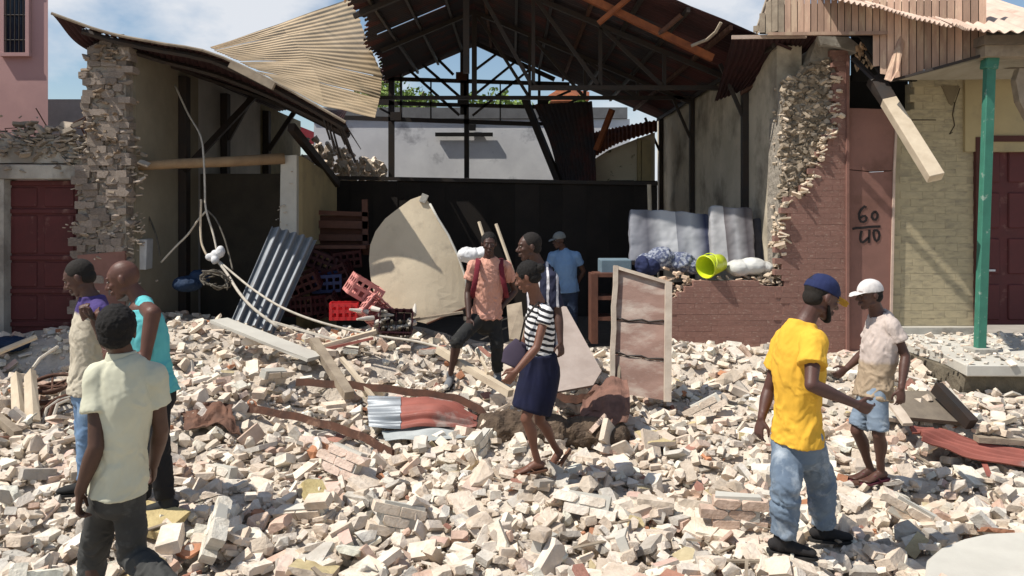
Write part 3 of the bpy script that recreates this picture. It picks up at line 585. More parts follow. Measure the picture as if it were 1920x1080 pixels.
def lay_rubble(base):
    hm = base.copy(); rg = random.Random(11); inst = []; nx, ny = hm.shape
    cand = []
    # passes: small fill, medium, bricks and blocks
    for cnt, smin, smax, kinds in ((11500, .021, .054, ('chunk', 'chunk', 'shard', 'half')), (7000, .055, .12, ('chunk', 'half', 'brick', 'brick', 'slab', 'half', 'half')), (3900, .11, .18, ('brick', 'brick', 'half', 'chunk', 'slab', 'brick', 'half')), (300, .17, .27, ('chunk', 'chunk', 'slab', 'brick'))):
        for _ in range(cnt):
            y = 3.2 + (11.3 - 3.2) * rg.random() ** 1.15; hw = .70 * y + .9; x = rg.uniform(-hw, hw)
            if smax > .25 and y < 3.8: continue
            cand.append((x, y, rg.uniform(smin, smax) * (1 if rg.random() < .85 else 1.2), rg.choice(kinds)))
    for x, y, s, kd in cand:
        if not (X0 + .3 < x < X1 - .3) or y > Y1 - .3: continue
        if any(a <= x <= b and c <= y <= d for a, b, c, d in KEEPOUT): continue
        if y > 10.9 and rg.random() < .55: continue
        if s < .05 and y > 8.0 and rg.random() < .6: continue
        if kd == 'slab': s *= 1.15
        if kd == 'half': s *= 1.15
        big = s > .1; flat = kd in ('brick', 'half', 'slab') and rg.random() < .62
        # local slope
        i = int((x - X0) / CELL); j = int((y - Y0) / CELL); r = max(1, int(s * .42 / CELL))
        wdw = hm[max(i - r, 0):i + r + 1, max(j - r, 0):j + r + 1]
        z0 = np.partition(wdw.ravel(), int(wdw.size * .62))[int(wdw.size * .62)]
        tg = surfz(x, y) if big else 0
        if big and z0 > tg + .05: continue
        if flat: rx, ry = rg.gauss(0, .24), rg.gauss(0, .24); e = .17
        else: rx, ry = rg.uniform(-1.5, 1.5), rg.uniform(-.9, .9); e = .27
        if kd == 'slab': e *= .7
        top = z0 + s * e * 1.15; near = False
        for fx, fy, fz in FEET:
            if (x - fx) ** 2 + (y - fy) ** 2 < (.12 + s * .5) ** 2 and top > fz + .015: near = True; break
        if near: continue
        Rm = rotmat(rx, ry, rg.uniform(0, 6.28)); z = z0 + s * e * .45
        c, t = pick_tint(rg); ft = None
        if kd in ('brick', 'slab', 'half') and rg.random() < .08: ft = rg.choice([(.58, .49, .29), (.38, .2, .16), (.68, .65, .58), (.5, .43, .28), (.66, .48, .42)])
        pr = rg.choice(PROTO[kd]); sc = np.array([s, s * rg.uniform(.85, 1.1), s * rg.uniform(.85, 1.15)])
        inst.append([pr, sc, Rm, np.array([x, y, z]), t, ft, kd, c, s])
        ri = max(1, int(s * .45 / CELL)); a0, a1, b0, b1 = max(i - ri, 0), min(i + ri + 1, nx), max(j - ri, 0), min(j + ri + 1, ny)
        gx = (np.arange(a0, a1) - i) / (ri + .5); gy = (np.arange(b0, b1) - j) / (ri + .5); q = 1 - gx[:, None] ** 2 - gy[None, :] ** 2
        hh = z0 + s * e * np.sqrt(np.clip(q, 0, 1)); sub = hm[a0:a1, b0:b1]; np.copyto(sub, np.maximum(sub, hh), where=q > 0)
    # the 300 largest in the picture become things, the rest one mass
    def insight(t):
        x, y, z = t[3]; px = CX + x / y * FPX; py = HY + (CAMZ - z) / y * FPX
        if not (10 < px < 1910 and py < 1072): return False
        # covered by later pieces?
        i = int((x - X0) / CELL); j = int((y - Y0) / CELL); return hm[i, j] < z + t[8] * .3
    order = sorted([k for k, t in enumerate(inst) if insight(t)], key=lambda k: -inst[k][8] / inst[k][3][1])[:300]; sel = set(order)
    SH = {'brick': 'whole brick', 'half': 'half brick', 'slab': 'flat slab', 'chunk': 'rounded lump', 'shard': 'long shard'}
    NM = {'brick': 'loose_brick', 'half': 'broken_brick', 'slab': 'wall_fragment', 'chunk': 'masonry_lump', 'shard': 'masonry_shard'}
    CT_ = {'brick': 'brick', 'half': 'brick', 'slab': 'wall fragment', 'chunk': 'masonry lump', 'shard': 'masonry shard'}
    made = []
    for k in order:
        pr, s, Rm, pos, t, ft, kd, c, sz = inst[k]; how = 'tilted ' if abs(Rm[2, 2]) < .8 else ''
        if ft is not None: how += 'painted '
        lab = '%s%s %s %s' % (how, TINTNAME[c], SH[kd], zone(pos[0], pos[1]))
        made.append((lab, pos[0] / pos[1], heap_mesh(NM[kd], [(pr, s, Rm, pos, t, ft)], M_RUB, None, lab, CT_[kd], 'pieces of the collapsed wall lying loose')))
    ORD = ['leftmost', 'second from left', 'third from left', 'fourth from left', 'fifth from left', 'sixth from left', 'seventh from left', 'eighth from left', 'ninth from left', 'tenth from left']
    for lab in set(m_[0] for m_ in made):
        same = sorted([m_ for m_ in made if m_[0] == lab], key=lambda m_: m_[1])
        if 1 < len(same) <= 10:
            for i, m_ in enumerate(same): m_[2]['label'] = lab + ', ' + ('rightmost' if i == len(same) - 1 else ORD[i])
    for k, (px, py, nb_) in enumerate(((590, 975, 5), (505, 715, 4), (905, 845, 5), (1235, 835, 5), (1105, 965, 4), (735, 1000, 6), (395, 1010, 5), (1335, 770, 4), (640, 890, 6), (1385, 985, 6), (1010, 1045, 5), (1705, 975, 4), (1180, 1040, 4), (420, 905, 4))):
        z = .12; Y = (CAMZ - z) * FPX / (py - HY)
        for _ in range(4): x = W(px, Y); z = float(hm[int((x - X0) / CELL), int((Y - Y0) / CELL)]); Y = (CAMZ - z) * FPX / (py - HY)
        c0 = Vector((W(px, Y), Y, z - .015)); Mx = Euler((rg.gauss(0, .25), rg.gauss(0, .25), rg.uniform(0, 3.1))).to_matrix(); c_, t_ = pick_tint(rg)
        lb_ = 'clump of %s mortared bricks %s' % (('four', 'five', 'six')[nb_ - 4], zone(c0.x, c0.y)); old = [o for o in COL.objects if o.get('label') == lb_]
        if old: nearer = old[0].location.y > c0.y; old[0]['label'] = lb_ + (', farther one' if nearer else ', nearer one'); lb_ += ', nearer one' if nearer else ', farther one'
        t = thing('masonry_clump', lb_, 'masonry clump', c0, 'clumps of bricks still mortared together')
        for q in range(nb_):
            row, cl_ = q // 2, q % 2; lc = Vector(((cl_ - .5) * .19 + (row % 2) * .085, rg.uniform(-.008, .008), row * .072 + .03)); pr = rg.choice(PROTO['brick'])
            heap_mesh('brick', [(pr, np.array([.18, .19, .21]), np.array(Mx), np.array(c0 + Mx @ lc), (lambda f_: tuple(min(a * f_, .85) for a in t_))(rg.uniform(.88, 1.08)), None)], M_RUB, t)
        b = MB(); b.box(c0 + Mx @ Vector((.02, 0, .03 + .036 * (nb_ // 2 - .5))), (.30, .075, .07 * (nb_ // 2) - .01), Mx, jit=.012); b.build('mortar', M_CONCPALE, t)
    b = MB()
    for _ in range(150):
        y = 3.6 + 7 * rg.random() ** 1.1; x = rg.uniform(-.68 * y, .68 * y); i = int((x - X0) / CELL); j = int((y - Y0) / CELL); l = rg.uniform(.06, .35); a = rg.uniform(0, 6.28); z = hm[i, j] + .01
        if any(p_ <= x <= q_ and c_ <= y <= d_ for p_, q_, c_, d_ in KEEPOUT): continue
        b.beam((x, y, z), (x + l * math.cos(a), y + l * math.sin(a), z + rg.uniform(-.03, .07)), rg.uniform(.006, .03), rg.uniform(.005, .012), jit=.002)
    b.build('splinters', M_WOODG, None, label='thin wood splinters and laths littering the broken bricks', cat='splinters', kind='stuff')
    heap_mesh('rubble', [t[:6] for k, t in enumerate(inst) if k not in sel], M_RUB, None, 'field of broken cream bricks and stones covering the street', 'rubble', None, 'stuff')
    print('rubble pieces', len(inst)); return hm

def stone_protos():
    out = []
    for kd in ('chunk', 'brick', 'half'):
        for k in range(5):
            V, F, up = PROTO[kd][k]; V = V - V.min(0); V = V / V.max(0) - .5; me = bpy.data.meshes.new('stone'); me.from_pydata(V.tolist(), [], F.tolist()); white_tint(me); out.append(me)
    return out
# ------------------------------------------------------------------ brick shapes for standing walls
def brick_protos(n, jit, seed):
    out = []; rg = random.Random(seed)
    for k in range(n):
        bm = bmesh.new(); bmesh.ops.create_cube(bm, size=1); bmesh.ops.bevel(bm, geom=bm.edges[:], offset=.014, segments=1, affect='EDGES')
        for v in bm.verts: v.co += Vector([rg.uniform(-jit, jit) for _ in range(3)])
        me = bpy.data.meshes.new('brick'); bm.to_mesh(me); bm.free(); white_tint(me); out.append(me)
    return out
def lay_bricks(parent, test, x0, x1, z0, z1, yf, m, bw=.22, bh=.075, dep=.1, gap=.009, jit=.012, protos=None, limit=300, name='brick', prot=.006, seed=0, clip=None):
    """individual bricks in running bond on a wall face that looks towards -Y; test(x,z) keeps those on the wall"""
    rg = random.Random(seed + 3); n = 0; rest = []; zc = z0 + bh / 2; row = 0
    pr = protos or brick_protos(5, jit, seed)
    while zc < z1:
        x = x0 + (bw / 2 if row % 2 else 0) - bw + rg.uniform(-.02, .02)
        while x < x1 + bw:
            wb = bw * rg.uniform(.6, 1.35) if jit > .02 else bw
            adv = wb
            if clip and x < clip < x + wb: wb = max(clip - x, .02)
            if test(x + wb / 2, zc) and not (clip and x >= clip):
                pos = Vector((x + wb / 2, yf + dep / 2 - rg.uniform(0, prot), zc)); sc = (wb - gap, dep, bh * (rg.uniform(.8, 1.15) if jit > .02 else 1) - gap)
                if n < limit:
                    o = bpy.data.objects.new(name, rg.choice(pr)); COL.objects.link(o); o.parent = parent; o.location = pos - wloc(parent); o.scale = sc; o.rotation_euler = (0, rg.gauss(0, .03) if jit > .02 else 0, 0); n += 1
                    if not o.data.materials: o.data.materials.append(m)
                else: rest.append((pos, sc))
            x += adv
        zc += bh; row += 1
    if rest:
        b = MB()
        for p_, s_ in rest: b.box(p_, s_)
        b.build('brickwork', m, parent, kind='stuff')
    return n
# ------------------------------------------------------------------ the setting
W = lambda px, Y: (px - CX) / FPX * Y
Z = lambda py, Y: CAMZ - (py - HY) / FPX * Y
YF = 10.3                                                     # street line of the facades
def px_poly(pts, Y): return [(W(a, Y), Z(b, Y)) for a, b in pts]

def edge_chips(parent, line, Y, n, spread=.05, smin=.03, smax=.08, name='broken_edge', tints=None, seed=0, m=None):
    """crumbled masonry stuck along a broken wall edge (line of (px,py)), one relief mesh"""
    rg = random.Random(seed); L_ = [Vector((W(a, Y), Y, Z(b, Y))) for a, b in line]; inst = []
    for _ in range(n):
        k = rg.randrange(len(L_) - 1); p_ = L_[k].lerp(L_[k + 1], rg.random()) + Vector((rg.gauss(0, spread), rg.uniform(-.05, .3), rg.gauss(0, spread)))
        s = rg.uniform(smin, smax); inst.append((rg.choice(PROTO[rg.choice(('brick', 'slab', 'half'))]), s * 1.15, rotmat(rg.gauss(0, .35), rg.gauss(0, .35), rg.gauss(0, .5)), np.array(p_), rg.choice(tints or [(1, 1, 1), (.85, .85, .85), (.7, .66, .62)]), None))
    return heap_mesh(name, inst, m or M_CHIP, parent, kind='stuff')

def build_setting():
    rg = random.Random(5)
    fl = MB(); fl.add([(-5.4, 10.5, .1), (3.9, 10.5, .1), (3.9, 19.5, .1), (-5.4, 19.5, .1)], [(0, 1, 2, 3)]); fl.build('warehouse_floor', mat('dark_floor', (.12, .105, .09), rough=.95), kind='structure')
    # ---------- right side wall of the warehouse (inner face looks left)
    t = thing('warehouse_side_wall', 'shaded tan inner wall beside the mattresses, dark posts along it', 'wall', (3.8, 15, .0))
    b = MB(); b.box((3.80, 14.95, 2.2), (.34, 8.7, 4.4)); b.build('wall', M_INNER, t)
    for Y in (11.9, 15.4, 18.6):
        b = MB(); b.box((3.58, Y, 2.2), (.09, .12, 4.4)); b.beam((3.55, Y, 3.6), (3.2, Y, 4.4), .05, .06, up=(0, 1, 0)); b.build('post', M_STEEL, t)
    # ---------- left side wall (inner face looks right)
    t = thing('warehouse_side_wall', 'ochre and grey inner wall under the sagging tin roof, cracked plaster', 'wall', (-5.25, 15, 0))
    b = MB(); b.box((-5.28, 11.55, 2.15), (.34, 2.1, 4.35)); b.build('ochre_section', mat('ochre_inner', (.32, .28, .205), (.235, .205, .15), scale=1.3, bump=.3), t)
    b = MB(); b.box((-5.28, 14.15, 2.15), (.34, 3.1, 4.35)); b.build('grey_section', M_INNER2, t)
    b = MB(); b.box((-5.28, 17.2, 2.15), (.34, 3.0, 4.35)); b.build('far_section', mat('far_inner', (.27,.235,.15)), t)
    for Y in (11.9, 13.6, 15.9):
        b = MB(); b.box((-5.04, Y, 2.1), (.12, .16, 4.2)); b.build('post', M_STEEL, t)
    for a_, c_ in (((-5.0, 11.8, 2.75), (-4.3, 13.0, 4.1)), ((-5.0, 13.6, 3.4), (-4.5, 13.6, 4.3)), ((-5.0, 15.9, 3.4), (-4.4, 15.9, 4.3))): b = MB(); b.beam(a_, c_, .09, .09, up=(0, 1, .2)); b.build('brace', M_STEEL, t)
    # ---------- left broken stone pier
    poly = px_poly([(160, 84), (238, 74), (240, 300), (242, 560), (240, 700), (140, 700), (146, 305), (158, 270)], YF)
    t = thing('broken_stone_pier', 'tall rough stone pier broken at the top, beside the maroon gate', 'wall', (W(195, YF), YF + .3, .1))
    b = MB(); b.prism([Vector((x, YF - .01, z)) for x, z in px_poly([(164, 90), (236, 80), (238, 700), (144, 700), (148, 310), (164, 280)], YF)], (0, .34, 0)); b.build('mortar_core', M_MORTAR, t)
    pr = stone_protos()
    lay_bricks(t, lambda x, z: in_poly(x, z, poly), min(p_[0] for p_ in poly), max(p_[0] for p_ in poly), .2, 4.5, YF - .03, M_STONE, bw=.15, bh=.082, dep=.2, gap=-.012, jit=.085, protos=pr, name='stone', prot=.045, seed=2)
    edge_chips(t, [(163, 90), (162, 180), (165, 270), (150, 300), (146, 380)], YF, 60, .03, .04, .1, seed=4, tints=[(.6, .55, .5), (.75, .7, .65), (.45, .4, .36)])
    edge_chips(t, [(150, 330), (240, 330), (150, 440), (240, 430), (160, 560), (240, 540)], YF + .0, 900, .11, .02, .085, name='broken_plaster', seed=5, tints=[(.8, .76, .72), (.6, .56, .52), (.95, .92, .9)])
    edge_chips(t, [(175, 100), (225, 95), (178, 180), (228, 190), (176, 250), (226, 265), (190, 300)], YF - .04, 330, .07, .03, .085, name='old_mortar', seed=6, tints=[(.42, .37, .32), (.34, .29, .25), (.55, .48, .42)])
    b = MB(); b.prism([Vector((x, YF - .06, z)) for x, z in px_poly([(150, 478), (238, 470), (238, 640), (150, 640)], YF)], (0, .05, 0)); b.build('brown_plaster_patch', M_BROWNR, t)
    # ---------- gate front with lintel
    t = thing('gate_front', 'low broken concrete front above the maroon gate', 'wall', (W(60, YF), YF + .2, .1))
    b = MB(); b.prism([Vector((x, YF, z)) for x, z in px_poly([(-420, 306), (147, 309), (147, 336), (-420, 334)], YF)], (0, .34, 0)); b.build('lintel', M_CONC, t, bevel=.01)
    b = MB(); b.prism([Vector((x, YF + .05, z)) for x, z in px_poly([(-420, 262), (20, 258), (60, 272), (90, 262), (150, 276), (215, 272), (240, 300), (240, 306), (-420, 304)], YF)], (0, .3, 0)); b.build('parapet', M_CONC, t)
    edge_chips(t, [(-300, 262), (0, 262), (60, 275), (100, 268), (150, 280), (235, 285)], YF + .02, 700, .13, .03, .14, name='broken_top', seed=7, tints=[(.5, .49, .48), (.62, .6, .58), (.4, .39, .38)])
    b = MB(); b.prism([Vector((x, YF + .02, z)) for x, z in px_poly([(-420, 336), (5, 336), (5, 720), (-420, 720)], YF)], (0, .3, 0)); b.build('side_jamb', M_CONC, t)
    b = MB()
    for k in range(9):
        x = rg.uniform(-6.9, -5.6); p0 = Vector((x, YF + .2, 3.0)); b.tube([p0, p0 + Vector((rg.uniform(-.15, .15), 0, .25)), p0 + Vector((rg.uniform(-.5, .5), rg.uniform(-.1, .1), rg.uniform(.2, .55)))], .008, 5)
    b.build('bent_rebar', M_RUST, t)
    g = thing('metal_gate', 'closed maroon metal gate with raised bars, rubble at its foot', 'gate', (W(75, YF + .18), YF + .18, .2))
    xs = px_poly([(7, 338), (146, 338), (146, 700), (7, 700)], YF + .18); xa, xb, zt = xs[0][0], xs[1][0], xs[0][1]
    b = MB(); b.box(((xa + xb) / 2, YF + .2, (zt) / 2), (xb - xa, .03, zt)); b.build('gate_sheet', M_MAROON, g)
    hs = [zt - .04, zt - .42, zt - 1.05, zt - 1.5, zt - 1.95]
    for z_ in hs: b = MB(); b.box(((xa + xb) / 2, YF + .17, z_), (xb - xa - .01, .03, .06)); b.build('gate_bar', M_MAROON, g, bevel=.006)
    for k in range(len(hs) - 1):
        for q in (0, 1):
            wd = (xb - xa) / 2; cx = xa + wd * (q + .5); h_ = hs[k] - hs[k + 1] - .12; b = MB(); b.box((cx, YF + .178, (hs[k] + hs[k + 1]) / 2), (wd - .1, .02, h_)); b.build('gate_panel', M_MAROON, g, bevel=.008)
    # ---------- pink building
    t = thing('pink_building', 'tall pink rendered house with a barred window, behind the gate', 'building', (-9.3, 15, 0))
    YB = 13.0; xr = W(90, YB); b = MB(); b.prism([Vector((xr - 5, YB, -.3)), Vector((xr, YB, -.3)), Vector((xr * 1.5 - .4, YB * 1.5, -.3)), Vector((xr - 9, YB * 1.5, -.3))], (0, 0, 9.6)); b.build('wall', M_PINK, t)
    b = MB(); b.box((-9.7, 9.45, 2.8), (4.0, 2.1, 6.4)); b.build('unseen_shade_block', M_PINK, t)  # unseen neighbouring house, added out of view to shade the gate and rubble
    wx0, wx1, wz0, wz1 = W(12, YB), W(52, YB), Z(100, YB), Z(-40, YB)
    f = MB(); f.box(((wx0 + wx1) / 2, YB - .012, (wz0 + wz1) / 2), (wx1 - wx0, .02, wz1 - wz0)); wn = f.build('window', mat('dark_glass', (.02, .03, .05), rough=.2, bump=0), t)
    f = MB(); 
    for a, c_, e in (((wx0 - .02), (wx1 + .02), wz0 - .03), ((wx0 - .02), (wx1 + .02), wz1 + .03)): f.beam((a - .05, YB - .04, e), (c_ + .05, YB - .04, e), .08, .06)
    for a in (wx0 - .03, wx1 + .03): f.beam((a, YB - .04, wz0), (a, YB - .04, wz1), .06, .06)
    f.build('frame', M_PINK, wn); f = MB()
    for k in range(5): x = wx0 + (wx1 - wx0) * (k + .5) / 5; f.tube([(x, YB - .06, wz0), (x, YB - .06, wz1)], .01, 6)
    for k in range(3): z_ = wz0 + (wz1 - wz0) * (k + .5) / 3; f.tube([(wx0, YB - .06, z_), (wx1, YB - .06, z_)], .01, 6)
    f.build('bars', M_STEEL, wn)
    b = MB(); b.tube([(xr - .12, YB - .05, 2.9), (xr - .12, YB - .05, 3.2)], .03); b.build('pipe_stub', M_STEEL, t)
    # ---------- things seen between pink house and pier
    b = MB(); b.box((W(127, 20), 21.5, 2), (1.4, 3, Z(186, 20) * 2 - 4 + .0)); b.build('grey_shed', mat('shed_grey', (.42, .44, .42), (.34, .36, .34), rough=.8), None, label='flat grey shed seen between the pink house and the stone pier', cat='building')
    ins = []
    for _ in range(120): ins.append((rg.choice(PROTO['chunk']), rg.uniform(.1, .3), rotmat(rg.random() * 3, rg.random() * 3, 0), np.array([rg.uniform(W(60, 16), W(190, 16)), 16 + rg.uniform(-.6, .6), Z(262, 16) + rg.uniform(-.9, .12)]), rg.choice(CREAM), None))
    heap_mesh('rubble', ins, M_RUB, None, 'pale broken stones heaped behind the gate front', 'rubble', None, 'stuff')
    # ---------- left room: back wall, log beam, column, low wall
    t = thing('shaded_room', 'dark back room under the log beam with a darker doorway', 'room', (-4.3, 12.6, .1))
    b = MB(); b.box((-4.25, 12.75, 1.4), (1.75, .14, 2.7)); b.build('back_wall', mat('shaded_brown_wall', (.075, .062, .045), (.05, .042, .032), scale=2), t)  # dark brown, deepened so the colour holds the room's shade
    b = MB(); b.box((W(315, 12.6), 12.66, 1.25), (.42, .03, 2.1)); b.build('doorway', M_DARK, t)  # flat black slab paints the shade inside the opening
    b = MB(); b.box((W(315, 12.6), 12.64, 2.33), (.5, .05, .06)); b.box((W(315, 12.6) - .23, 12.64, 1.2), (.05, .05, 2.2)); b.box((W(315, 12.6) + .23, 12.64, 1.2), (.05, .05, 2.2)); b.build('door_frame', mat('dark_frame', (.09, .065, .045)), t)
    b = MB(); q = PP([(236, 313, 10.55), (330, 307, 10.8), (430, 303, 11.1), (533, 297, 11.4)]); b.tube(q, .062, 12, .082); b.build('log_beam', mat('brown_log', (.31, .21, .12), (.23, .15, .085), scale=5, bump=.5, bscale=40, rnd=.0), None, smooth=True, label='long brown log beam from the stone pier to the short column', cat='beam')
    t = thing('short_column', 'short weathered concrete column holding the log beam', 'column', (W(550, 11.5), 11.6, .2))
    b = MB(); b.prism([Vector((x, 11.4, z)) for x, z in px_poly([(526, 292), (556, 290), (556, 560), (522, 560)], 11.4)], (0, .3, 0)); b.build('shaft', M_CONCPALE, t, bevel=.008)
    edge_chips(t, [(524, 300), (523, 450), (548, 296), (548, 420)], 11.38, 40, .03, .02, .05, name='broken_plaster', seed=9)
    t = thing('low_ochre_wall', 'low ochre wall with a narrow brown door, sloping dark rafter on top', 'wall', (-3.1, 12.3, .1))
    xw = W(557, 11.5); pl = [Vector((xw, 11.45, .1)), Vector((xw, 11.45, Z(292, 11.45))), Vector((W(622, 13.2), 13.2, Z(334, 13.2))), Vector((W(622, 13.2), 13.2, .1))]
    b = MB(); b.prism(pl, (.05, .16, 0)); b.build('wall', M_OCHR, t)
    dr = lambda f_, z_: pl[0].lerp(pl[3], f_) + Vector((.0, -.02, z_ - .1))
    b = MB(); b.prism([dr(.22, .2), dr(.22, 2.55), dr(.42, 2.5), dr(.42, .2)], (-.03, -.03, 0)); b.build('door', M_REDWOOD, t)
    b = MB(); b.beam(P(546, 238, 11.3), P(632, 345, 13.3), .1, .12); b.build('rafter', M_STEEL, t)
    # ---------- dark partition across the warehouse
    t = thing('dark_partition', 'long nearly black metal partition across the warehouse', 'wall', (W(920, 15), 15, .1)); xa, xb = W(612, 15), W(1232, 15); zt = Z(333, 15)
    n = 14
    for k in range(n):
        a = xa + (xb - xa) * k / n; c_ = xa + (xb - xa) * (k + 1) / n; b = MB(); b.box(((a + c_) / 2, 15 + .012 * (k % 2), zt / 2 - .02 * rg.random()), (c_ - a + .01, .03, zt - .1)); b.build('panel', mat('shaded_brown_panel', (.028, .022, .018), (.02, .016, .014), scale=2, rnd=.25), t)  # near-black brown, with the interior shade put into the colour
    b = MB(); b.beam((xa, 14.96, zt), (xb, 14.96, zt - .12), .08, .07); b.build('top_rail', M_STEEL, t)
    b = MB(); b.tube(PP([(1217, 346, 13), (1219, 408, 13)]), .035, 8); b.build('thin_post', M_WOODP, None, label='short pale post standing behind the mattresses', cat='post')
    # ---------- neighbour's white yard wall behind
    t = thing('white_yard_wall', 'long grey white wall behind the steel truss, dark coping on top', 'wall', (W(820, 21), 21, 0))
    ed = [590, 735, 880, 1040, 1180]
    for k in range(4):
        b = MB(); b.box(((W(ed[k], 21) + W(ed[k + 1], 21)) / 2, 21, Z(224, 21) / 2), (W(ed[k + 1], 21) - W(ed[k], 21) - .012, .2, Z(224, 21))); b.build('panel', mat('white_yard', (.80, .80, .80), (.66, .66, .67), scale=1.2, rough=.9, bump=.2, bscale=20, rnd=.03, col3=(.3, .3, .32), scale3=1.5, lo3=.58, hi3=.75), t)
    b = MB(); b.box((W(880, 21), 21, Z(213, 21)), (W(1180, 21) - W(590, 21), .3, .3)); b.build('coping', mat('coping_grey', (.2, .2, .2)), t)
    b = MB(); b.box((W(870, 20.8), 20.82, Z(252, 20.8)), (1.55, .08, .1)); b.box((W(885, 20.8), 20.82, Z(237, 20.8)), (.2, .06, .22)); b.build('black_bracket', M_DARK, t)
    # stone heap left behind
    ins = []
    for _ in range(420):
        x = rg.uniform(W(580, 18.2), W(720, 18.2)); top = Z(262 + max(0, (CX + x / 18.2 * FPX) - 590) * .36, 18.2); ins.append((rg.choice(PROTO[rg.choice(('chunk', 'half', 'brick'))]), rg.uniform(.12, .3), rotmat(rg.random() * 3, rg.random() * 3, 1), np.array([x, 18.2 + rg.uniform(-.4, .4), rg.uniform(1.9, top)]), rg.choice(CREAM), None))
    heap_mesh('rubble', ins, M_RUB, None, 'cream stones heaped against the back of the white yard wall', 'rubble', None, 'stuff')
    b = MB(); b.prism(PP([(560, 236, 24), (600, 252, 24), (592, 276, 24), (565, 262, 24)]), (0, .3, 0)); b.build('red_awning', mat('red_awning', (.3, .04, .05)), None, label='small red awning beyond the fallen tin roof', cat='awning')
    # cream wall patch right behind
    t = thing('cream_back_wall', 'cream wall fragment with peeling paint lit at the far right end', 'wall', (W(1170, 17.5), 17.5, 0))
    b = MB(); b.prism([Vector((x, 17.6, z)) for x, z in px_poly([(1112, 300), (1140, 282), (1190, 262), (1228, 248), (1228, 400), (1112, 400)], 17.6)], (0, .25, 0)); b.build('wall', mat('cream_peeling_sun_tint', (.62, .56, .44), (.55, .48, .36), scale=2, col3=(.16, .14, .09), scale3=2.2, lo3=.6, hi3=.63), t)  # light base colour stands in for sun on this wall
    b = MB(); b.box((W(1198, 17.5), 17.5, 1.9), (.08, .1, 3.8)); b.box((W(1212, 17.4), 17.45, 1.9), (.2, .1, 3.7)); b.build('post', M_OCHR, t)
    b = MB(); b.sheet(corr(patch([PP([(1105, 300, 17.2), (1160, 268, 17.2), (1232, 246, 17.2)]), PP([(1105, 250, 18.2), (1160, 238, 18.2), (1232, 225, 18.2)])]), .02, 18, 'v'), 60, 4); b.build('rusty_eave', M_RUSTO, t)
    # far houses and trees through the truss
    t = thing('distant_house', 'small distant house with rusty tin roof seen through the truss', 'house', (W(1060, 34), 34, 0))
    b = MB(); b.box((W(1060, 34), 35, 3.2), (2.6, 2, 6.4)); b.build('wall', mat('far_wall', (.42, .38, .32)), t)
    b = MB(); b.prism([P(1010, 190, 33), P(1050, 165, 34), P(1105, 172, 35), P(1105, 188, 33)], (0, 2.5, .1)); b.build('roof', M_RUSTO, t)
    for px in (1046, 1066): b = MB(); b.box((W(px, 33.9), 33.96, Z(176 + 22, 33.9)), (.35, .05, .5)); b.build('window', M_DARK, t)
    def tree(px, top, Y, r, lab, seed, hw=1.0):
        rr = random.Random(seed); c = P(px, top, Y) - Vector((0, 0, r)); t = thing('tree', lab, 'tree', (c.x, c.y, 0))
        m = MB(); m.tube([(c.x, c.y, -.3), (c.x + .1, c.y, c.z * .5), (c.x, c.y, c.z)], .22, 8, .12); 
        for k in range(6): e = c + Vector((rr.uniform(-r, r) * .7 * hw, rr.uniform(-r, r) * .5, rr.uniform(-.2, r * .7))); m.tube([(c.x, c.y, c.z - r * .9), tuple(Vector((c.x, c.y, c.z)).lerp(e, .5)), tuple(e)], .08, 6, .03)
        m.build('trunk', mat('bark', (.14, .11, .08)), t); V = []; F = []; C = []
        cl = [(c + Vector((rr.gauss(0, .42) * r * hw, rr.gauss(0, .4) * r, rr.gauss(.0, .38) * r)), r * rr.uniform(.18, .36)) for _ in range(26)]
        for cc, cr_ in cl:
            for _ in range(170):
                d = Vector((rr.gauss(0, 1), rr.gauss(0, 1), rr.gauss(0, 1))).normalized() * cr_ * rr.uniform(.55, 1.05); p_ = cc + d; a = Vector((rr.gauss(0, 1), rr.gauss(0, 1), rr.gauss(0, 1))).normalized(); b_ = a.cross(Vector((rr.gauss(0, 1), rr.gauss(0, 1), rr.gauss(0, 1)))).normalized(); l = rr.uniform(.07, .15)
                i = len(V); V += [tuple(p_ - a * l), tuple(p_ + b_ * l * .5), tuple(p_ + a * l), tuple(p_ - b_ * l * .5)]; F.append((i, i + 1, i + 2, i + 3)); g_ = rr.uniform(.7, 1.35); C.append((g_, g_, g_ * .9))
        m = MB(); m.v = V; m.f = F; m.c = C; m.build('crown', mat('leaf', (.20, .27, .07), (.13, .20, .05), rough=.7, bump=0, attr=True), t)
    tree(768, 142, 30, 2.0, 'leafy green tree left of the middle truss post', 1); tree(945, 152, 32, 2.1, 'yellow green tree right of the middle truss post', 2, 1.2); tree(722, 168, 34, 1.5, 'darker green tree at the edge of the tan roof', 3); tree(700, 190, 28, 1.0, 'low tree half hidden by the tan roof edge', 5); tree(1078, 190, 29, .8, 'low shrubby tree beside the distant rusty roof', 6)

